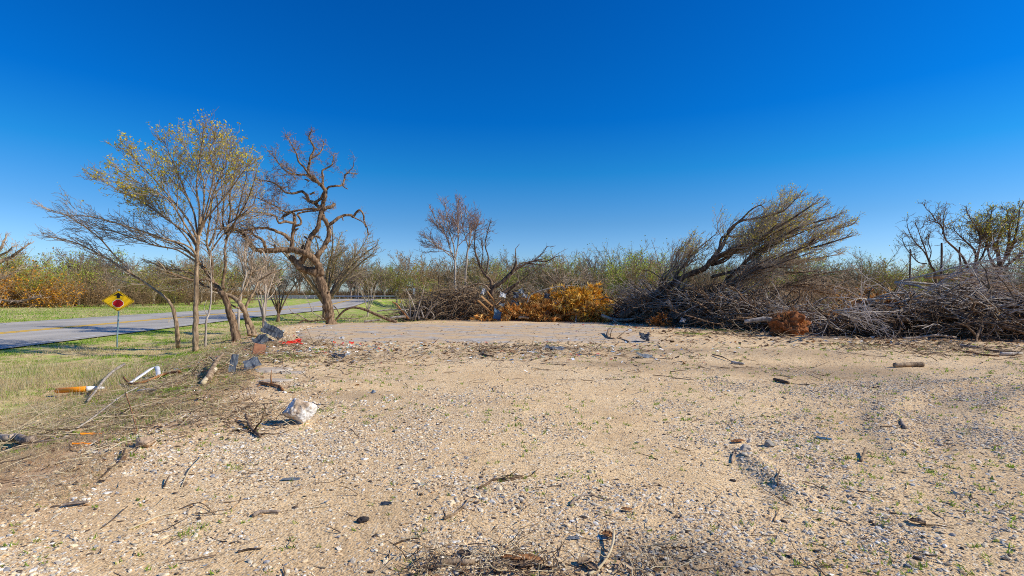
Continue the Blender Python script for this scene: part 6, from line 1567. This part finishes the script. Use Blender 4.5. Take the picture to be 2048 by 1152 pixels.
def gstick(name, P, r0, r1, mat, label, cat='stick', h=None, forks=0, seed=0, c=0, sides=7, per=4):
    T = Tubes(); W = []
    if h and c in (10, 17): h = [q * .45 for q in h]; r0 *= .75; r1 *= .75
    for i, p in enumerate(P):
        q = on(*pix(c, *p)); W.append((q[0], q[1], q[2] + (r0 if h is None else h[i]) * 1.0))
    pts = crom(W, per); m = len(pts); rad = [(r0 + (r1 - r0) * i / (m - 1)) * R.uniform(.85, 1.15) for i in range(m)]
    T.add(pts, rad, sides); rnd = random.Random(seed + 9)
    for _ in range(forks):
        i = rnd.randint(m // 3, m - 2); q = norm(tuple(pts[i + 1][k] - pts[i][k] for k in range(3)))
        f = wig(pts[i], cone(q, rnd.uniform(.4, .8), rnd), r0 * rnd.uniform(10, 22), 4, .2, rnd); T.add([(a, b, max(z, Z(a, b) + .004)) for a, b, z in f], taper(rad[i] * .6, 4), 4)
    b = (pts[0][0], pts[0][1], Z(pts[0][0], pts[0][1]))
    return tag(link(name, T.mesh(name, M[mat], b), loc=b), label, cat)
CROP[10] = (0, 850, 1.954); CROP[11] = (840, 1000, 4.452); CROP[12] = (1400, 640, 3.16); CROP[13] = (860, 620, 3.413); CROP[14] = (380, 620, 3.938); CROP[15] = (0, 560, 3.2); CROP[16] = (60, 720, 6.4); CROP[17] = (1000, 850, 1.954)
gstick('fallen_log', [(0, 1035), (50, 1040), (110, 1030), (160, 1055), (218, 1048)], .06, .045, 'bark_grey', 'weathered grey crooked log at the left picture edge', 'log', c=15, forks=1)
gstick('log', [(1225, 300), (1280, 298), (1350, 296), (1412, 297)], .055, .05, 'bark_tan', 'short thick bark-mottled log lying alone on the far right gravel', 'log', c=12)
gstick('stick', [(380, 216), (410, 195), (440, 168), (470, 150), (490, 103)], .008, .012, 'bark_dark', 'dark curved stick with its thick end raised at the left gravel edge', c=10, h=[.01, .02, .03, .05, .08])
gstick('stick', [(235, 193), (300, 165), (360, 138), (425, 112)], .012, .008, 'bark_tan', 'long straight tan stick along the dirt edge left of the dark curved stick', c=10)
gstick('stick', [(710, 243), (725, 210), (745, 178), (790, 135)], .008, .007, 'twig_straw', 'pale peeled stick standing half up on the left gravel', c=10, h=[.01, .03, .05, .07], forks=1)
gstick('stick', [(640, 248), (650, 230), (662, 214)], .010, .006, 'bark_dark', 'tiny dark twig propped up beside the pale peeled stick', c=10, h=[.01, .05, .08])
gstick('stick', [(990, 362), (1010, 350), (1050, 346), (1095, 345)], .016, .010, 'bark_grey', 'grey splintered wood sliver on the lower left gravel', c=10)
gstick('stick', [(1735, 372), (1780, 350), (1815, 320), (1830, 295)], .012, .006, 'bark_tan', 'frayed tan bark ribbon on the gravel', c=10, forks=2, seed=3)
gstick('stick', [(1870, 252), (1900, 238), (1930, 218), (1980, 215), (2045, 203)], .012, .007, 'bark_brown', 'brown crooked root lying in the middle of the gravel', c=10, forks=1, seed=4)
gstick('stick', [(395, 405), (440, 380), (500, 330)], .006, .004, 'bark_dark', 'thin dark wire-like twig on the lower left gravel', c=10, h=[.01, .04, .06])
gstick('stick', [(700, 332), (745, 320), (790, 318), (840, 350)], .006, .004, 'bark_brown', 'thin brown arched twig above the green tuft', c=10, h=[.01, .04, .05, .01])
gstick('stick', [(500, 412), (560, 388), (620, 360), (690, 345)], .008, .006, 'twig_straw', 'pale straight straw stick running up to the arched twig', c=10)
gstick('stick', [(930, 500), (975, 490), (1020, 488)], .008, .005, 'bark_dark', 'short dark twig low on the left gravel', c=10)
gstick('stick', [(1540, 470), (1590, 455), (1640, 455), (1635, 490)], .007, .004, 'bark_brown', 'hooked brown twig near the bottom bark pile', c=10, h=[.01, .03, .03, .01])
gstick('stick', [(180, 585), (260, 582), (340, 580), (490, 582)], .020, .016, 'bark_tan', 'smooth tan stick of firewood at the bottom picture edge', c=11)
gstick('stick', [(1725, 350), (1722, 420), (1700, 490), (1640, 580), (1570, 640), (1500, 675)], .008, .009, 'twig_straw', 'long pale curved stick at the bottom of the picture', c=11, h=[.06, .05, .035, .02, .01, .01])
gstick('stick', [(1335, 55), (1380, 25), (1440, 5), (1520, 0), (1600, 12), (1700, 8)], .009, .005, 'bark_grey', 'grey arched stick above the long pale curved one', c=11, h=[.01, .03, .04, .04, .03, .01])
gstick('stick', [(640, 590), (680, 640), (700, 672)], .012, .010, 'bark_dark', 'stubby dark stick between the bark strips', c=11)
def bark_piece(P, w, mat, label, c=11, h=.02, curl=.5, name='bark_strip', cat='bark'):
    Q = crom([on(*pix(c, *p)) for p in P], 4); b = Q[0]; V = []; k = 7
    for i, q in enumerate(Q):
        a = Q[min(i + 1, len(Q) - 1)]; p0 = Q[max(i - 1, 0)]; t = norm((a[0] - p0[0], a[1] - p0[1], 0)); nn = (-t[1], t[0])
        ww = w * (1 - .55 * abs(2 * i / (len(Q) - 1) - 1) ** 2) * R.uniform(.8, 1.15)
        for j in range(k):
            u = 2 * j / (k - 1) - 1; V.append((q[0] - b[0] + nn[0] * u * ww, q[1] - b[1] + nn[1] * u * ww, q[2] - b[2] + h + curl * ww * (u * u) + R.gauss(0, w * .06)))
    n = len(Q); idx = np.arange(n * k).reshape(n, k); Fq = np.stack([idx[:-1, :-1], idx[1:, :-1], idx[1:, 1:], idx[:-1, 1:]], -1).reshape(-1, 4)
    o = tag(link(name, mesh_np(name, V, [Fq], M[mat]), loc=b), label, cat); m = o.modifiers.new('thick', 'SOLIDIFY'); m.thickness = .006
    return o
bark_piece([(735, 530), (850, 545), (960, 550), (1090, 560)], .030, 'bark_rust', 'long rusty curled bark strip at the bottom picture edge')
bark_piece([(830, 600), (920, 610), (1000, 600), (1085, 585)], .028, 'bark_brown', 'darker bark strip lying just below the long rusty one')
bark_piece([(1620, 320), (1660, 330), (1715, 345)], .030, 'bark_rust', 'reddish bark flake beside the top of the long pale curved stick')
bark_piece([(1410, 590), (1460, 575), (1500, 545)], .030, 'bark_tan', 'pink-tan wood chip left of the long pale curved stick')
bark_piece([(1480, 590), (1530, 620), (1580, 650)], .022, 'bark_brown', 'brown wood chip under the long pale curved stick')
bark_piece([(1795, 95), (1840, 105), (1890, 108)], .018, 'bark_rust', 'small rust-brown chip right of the grey arched stick')
bark_piece([(340, 485), (400, 500), (440, 530)], .022, 'bark_dark', 'dark shredded bark clump above the firewood stick')
bark_piece([(1600, 380), (1630, 388), (1665, 395)], .03, 'bark_brown', 'flat brown bark piece on the right gravel', c=17)
bark_piece([(245, 322), (295, 316), (345, 310)], .022, 'bark_grey', 'grey flat wood shingle on the far left gravel', c=10)
bark_piece([(905, 72), (930, 70), (955, 66)], .03, 'bark_rust', 'rusty bark bit at the head of the stone row', c=17)
sheet('plastic_shard', 0, 0, 0, .11, .045, M['slate_metal'], 'blue-grey jagged shard near the bottom picture edge', 31, (.12, .05, .1), .06, 'shard', pos=on(1148, 1078), grounded=True)
sheet('plastic_shard', 0, 0, 0, .20, .07, M['blue_metal'], 'pointed blue shard on the right gravel', 32, (.15, .05, -.4), .05, 'shard', pos=on(1648, 878), grounded=True)
sheet('plastic_shard', 0, 0, 0, .2, .06, M['slate_metal'], 'dull blue-grey sliver in the middle left gravel', 33, (.15, .05, .1), .06, 'shard', pos=on(582, 960), grounded=True)
sheet('metal_sheet', 0, 0, 0, .55, .3, M['slate_metal'], 'bent grey sheet scrap lying on the right of the pad', 34, (.35, .1, .2), .12, pos=on(1292, 716), grounded=True)
sheet('rubber_scrap', 0, 0, 0, .12, .05, M['dark_metal'], 'black rubber strip on the lower left gravel', 35, (.2, 0, 0), .1, 'scrap', pos=on(772, 1009), grounded=True)
sheet('plastic_scrap', 0, 0, 0, .95, .26, M['red_plastic'], 'torn bright red plastic piece in the demolition litter', 36, (.45, .0, .55), .14, 'scrap', pos=on(583, 690), grounded=True)
sheet('sheet_metal', 0, 0, 0, .50, .26, M['dark_metal'], 'dark navy panel tilted on the litter bank', 37, (.4, .1, -.25), .05, 'panel', pos=on(677, 716), grounded=True)
sheet('metal_sheet', 0, 0, 0, .42, .34, M['slate_metal'], 'grey wedge of sheet metal standing on the bank', 38, (.9, -.35, .3), .12, pos=on(503, 741), grounded=True)
sheet('roofing_sheet', 0, 0, 0, 1.0, .60, M['dark_metal'], 'dark corrugated roofing sheet wrecked at the slab corner', 39, (1.0, .55, .5), .10, 'roofing sheet', pos=on(545, 682), grounded=True, corr=.02, n=30)
sheet('roofing_sheet', 0, 0, 0, .7, .5, M['dark_metal'], 'black crumpled roofing felt below the corrugated sheet', 40, (.7, -.3, 1.0), .25, 'roofing felt', pos=on(522, 692), grounded=True)
sheet('metal_sheet', 0, 0, 0, .2, .5, M['slate_metal'], 'upright blue-grey metal strip stuck in the dirt bank', 41, (1.4, .1, .2), .10, pos=on(467, 745), grounded=True)
sheet('plastic_bag', 0, 0, 0, .5, .42, M['dark_metal'], 'black plastic bag lump alone at the right end of the slab', 42, (.9, .3, .3), .4, 'bag', pos=on(1289, 684), grounded=True)
sheet('foam_scrap', 0, 0, 0, .4, .1, M['white_paint'], 'white board scrap in the litter before the slab', 43, (.3, .1, .1), .08, 'scrap', pos=on(1065, 706), grounded=True)
sheet('plastic_scrap', 0, 0, 0, .8, .3, M['slate_metal'], 'long torn grey-green plastic right of the white board scrap', 44, (.25, .1, -.1), .14, 'scrap', pos=on(1110, 700), grounded=True)
sheet('paper_scrap', 0, 0, 0, .3, .22, M['white_metal'], 'white crumpled scrap on the slab edge litter', 45, (.5, .2, .4), .3, 'scrap', pos=on(684, 680), grounded=True)
sheet('plastic_scrap', 0, 0, 0, .2, .14, M['red_plastic'], 'small red plastic bit right of the white crumpled scrap', 46, (.5, .2, .4), .3, 'scrap', pos=on(703, 688), grounded=True)
sheet('plastic_scrap', 0, 0, 0, .13, .1, M['red_plastic'], 'tiny red plastic chip left of the small red bit', 47, (.5, .2, .4), .3, 'scrap', pos=on(669, 686), grounded=True)
sheet('ribbon_scrap', 0, 0, 0, .30, .06, M['orange_plastic'], 'scrap of bright orange tape on the brown bank', 48, (.2, .1, .4), .12, 'scrap', pos=on(182, 872), grounded=True)
sheet('ribbon_scrap', 0, 0, 0, .26, .04, M['orange_plastic'], 'faded orange tape scrap below the brighter one', 49, (.15, .1, .3), .12, 'scrap', pos=on(164, 891), grounded=True)
M['slabgrey'] = m_noise('slabgrey', [(.3, (.42, .33, .23)), (.7, (.66, .56, .43))], 4, .5)
def slab_piece(px, py, w, d, t, rz, label, seed):
    c = on(px, py); V, Fq = lump(seed, (w, d, t), 4, .22, 1.6, 4, flat=-.6, cuts=7)
    V[:, 2] = np.clip(V[:, 2], -t * .6, t * .45)
    o = tag(link('concrete_piece', mesh_np('concrete_piece', V, [Fq], M['slabgrey']), loc=(c[0], c[1], c[2] - t * .15)), label, 'concrete'); o.rotation_euler = (.05, 0, rz)
slab_piece(545, 740, .42, .30, .10, .1, 'flat pale concrete slab piece beside the grey sheet wedge', 21)
slab_piece(556, 762, .34, .16, .10, .1, 'long white-edged concrete piece nearer than the flat one', 22)
slab_piece(590, 745, .30, .22, .06, .4, 'sandy half-buried concrete piece right of the flat one', 23)
def rocks():
    for px, py, r, col, lab, sd in ((727, 1043, .034, (.06, .05, .045), 'blackish angular stone on the lower left gravel', 51), (747, 786, .04, (.34, .36, .38), 'blue-grey stone right of the boulder', 52), (1540, 893, .05, (.4, .36, .3), 'grey stone behind the rut', 53), (1490, 900, .05, (.62, .52, .4), 'tan stone beside the head of the stone row', 54), (290, 893, .09, (.60, .42, .26), 'tan dirt clod at the gravel edge on the bank', 55)):
        c = on(px, py); V, Fq = lump(sd, (r * 1.4, r * 1.1, r * .9), 4, .22, 1.6, 4, cuts=12)
        m = m_noise('stone_single', [(.3, tuple(q * .7 for q in col)), (.7, col)], 20, .5)
        tag(link('stone', mesh_np('stone', V, [Fq], m), loc=(c[0], c[1], c[2] + r * .45)), lab, 'stone')
rocks()
M['brick'] = m_noise('brick', [(.3, (.24, .10, .055)), (.7, (.42, .20, .11))], 10, .4)
def brick():
    c = on(516, 710); V, Fq = [], []; add_box(V, Fq, (0, 0, .14), (.28, .05, .30), .3, None)
    o = tag(link('clay_tile', mesh_np('clay_tile', V, [np.array(Fq)], M['brick']), loc=c), 'square brown clay tile propped upright on the dirt bank', 'tile'); o.rotation_euler = (-.35, .1, .2)
    m = o.modifiers.new('bevel', 'BEVEL'); m.width = .01
brick()
gstick('broken_branch', [(140, 570), (180, 510), (215, 470), (262, 435)], .07, .03, 'bark_tan', 'splintered pale wood stake on the dirt bank', 'branch', c=14, h=[.05, .14, .2, .26], forks=2, seed=6)
gstick('broken_branch', [(100, 600), (150, 545), (200, 510)], .05, .04, 'twig_straw', 'pale torn wood lying left of the splintered stake', 'branch', c=14, h=[.05, .08, .12])
gstick('tree_root', [(440, 880), (460, 920), (490, 960), (520, 985), (555, 1010)], .022, .016, 'bark_brown', 'dark brown gnarled root sticking up left of the boulder shadow', 'root', c=14, h=[.09, .05, .03, .03, .02], forks=2, seed=7)
gstick('tree_root', [(330, 960), (380, 955), (430, 965), (480, 960)], .014, .01, 'bark_dark', 'thin dark root running to the gnarled one', 'root', c=14)
gstick('stick', [(0, 800), (80, 790), (160, 780), (250, 762)], .010, .007, 'twig_straw', 'long pale dry stalk low on the bank left of the boulder', c=14)
gstick('stick', [(550, 585), (620, 598), (690, 610), (730, 640)], .03, .02, 'bark_rust', 'rusty brown root below the concrete pieces', 'root', c=14, forks=2)
gstick('log', [(1220, 165), (1210, 190), (1240, 205), (1300, 205), (1360, 225)], .05, .03, 'bark_tan', 'curled root piece casting a dark shadow at the right of the slab', 'root', c=13, h=[.20, .08, .05, .04, .04], forks=2, seed=9)
gstick('stick', [(340, 290), (400, 278), (460, 272), (515, 265)], .035, .02, 'bark_dark', 'dark straight branch lying before the slab', 'branch', c=13, h=[.03, .06, .08, .10])
gstick('stick', [(345, 300), (390, 318), (435, 322)], .03, .02, 'bark_brown', 'shorter brown branch beneath the dark straight one', 'branch', c=13)
gstick('stick', [(80, 225), (140, 245), (200, 268)], .018, .01, 'bark_dark', 'dark bent twig on the right half of the pad', c=12, h=[.03, .05, .02])
gstick('stick', [(200, 275), (240, 282), (280, 287)], .035, .025, 'bark_pale', 'pale peeled stick end right of the dark bent twig', c=12)
gstick('stick', [(470, 385), (510, 395), (560, 408)], .03, .03, 'bark_dark', 'dark blunt wood chunk in the shallow hollow', 'wood chunk', c=12)
gstick('stick', [(1140, 680), (1200, 675), (1270, 672)], .008, .006, 'bark_dark', 'thin dark twig on the right gravel beside a grey snail-like knot', c=12)
gstick('stick', [(1270, 640), (1280, 665), (1295, 690)], .018, .024, 'bark_grey', 'grey twisted wood knot at the end of the thin dark twig', 'wood chunk', c=12)
gstick('stick', [(1600, 190), (1680, 205), (1780, 225), (1890, 235)], .03, .02, 'bark_rust', 'long rusty pole lying before the grey boughs', 'pole', c=12)
gstick('stick', [(1640, 168), (1700, 175), (1775, 185)], .045, .04, 'bark_pale', 'short pale pole behind the long rusty one', 'pole', c=12)
gstick('stick', [(1895, 225), (1960, 226), (2030, 222)], .05, .04, 'bark_pale', 'whitish log at the right picture edge', 'log', c=12)
gstick('stick', [(1790, 190), (1880, 200), (2000, 205)], .025, .02, 'bark_tan', 'long tan stick between the pale pole and the whitish log', 'pole', c=12)
gstick('stick', [(905, 150), (908, 130), (915, 110)], .010, .008, 'bark_grey', 'grey splinter at the top of the stone row', c=17)
gstick('stick', [(1410, 145), (1420, 125), (1428, 108)], .018, .012, 'bark_tan', 'tan wood splinter standing up on the right gravel', c=17, h=[.02, .06, .11])
gstick('stick', [(1085, 240), (1085, 215), (1095, 185)], .010, .006, 'bark_dark', 'small dark upright twig right of the stone row', c=17, h=[.01, .05, .08])
gstick('stick', [(0, 222), (60, 215), (120, 200), (150, 180)], .009, .006, 'bark_brown', 'brown twig with a raised end in the centre of the gravel', c=17, h=[.01, .01, .02, .05])
# bank: peeled branches lying across the marker post
gstick('peeled_branch', [(740, 560), (850, 470), (960, 380), (1080, 280), (1205, 200)], .020, .034, 'bark_pale', 'pale peeled branch lying across the white end of the marker post', 'branch', c=16, h=[.05, .14, .24, .28, .30])
gstick('peeled_branch', [(1200, 280), (1260, 325), (1360, 330), (1500, 300), (1650, 250), (1780, 210), (1920, 185)], .025, .03, 'bark_rust', 'long reddish-brown branch on the bank right of the white strip', 'branch', c=16, h=[.10, .06, .05, .06, .08, .08, .06])
gstick('peeled_branch', [(1390, 415), (1450, 408), (1500, 400), (1620, 408)], .03, .02, 'bark_pale', 'short pale knotty branch below the reddish-brown one', 'branch', c=16)
gstick('peeled_branch', [(1380, 430), (1200, 540), (1000, 700), (800, 830), (600, 930), (460, 970)], .012, .010, 'bark_pale', 'long thin pale stick slanting down the bank over a dark hollow', 'branch', c=16, h=[.12, .14, .14, .10, .06, .03])
gstick('peeled_branch', [(1220, 590), (1270, 700), (1320, 820), (1370, 930)], .010, .006, 'bark_rust', 'thin orange-brown twig standing on the bank', 'branch', c=16, h=[.22, .16, .09, .02])
def dead_bush(px, py, h, n, seed, label):
    c = on(px, py); rnd = random.Random(seed); T = Tubes(); C = Tubes()
    for i in range(n):
        a = rnd.uniform(0, 6.28); pts = wig(c, (math.cos(a) * .6, math.sin(a) * .6, .9), h * rnd.uniform(.6, 1.1), 5, .2, rnd, (0, 0, -.02)); T.add(pts, taper(.007, 5), 4)
        spawn(C, pts, taper(.007, 5), h, 0, kinds(n=[6, 5, 4, 3], maxlev=2, rmin=.0028, lmin=.1), rnd, .3, (h * .2, h * .5))
    parts_tree('dry_weed', c, T, C, 'twig_straw', 'twig_straw', label, 'weed')
dead_bush(180, 735, .5, 7, 1, 'bleached dead weed on the verge below the stop ahead sign')
dead_bush(275, 748, .55, 8, 2, 'taller bleached dead weed just above the white bent strip')
dead_bush(225, 742, .45, 7, 3, 'low dry weed between the two bleached ones')
dead_bush(335, 648, .9, 4, 4, 'bare wiry sapling weed by the bent tree at the road')
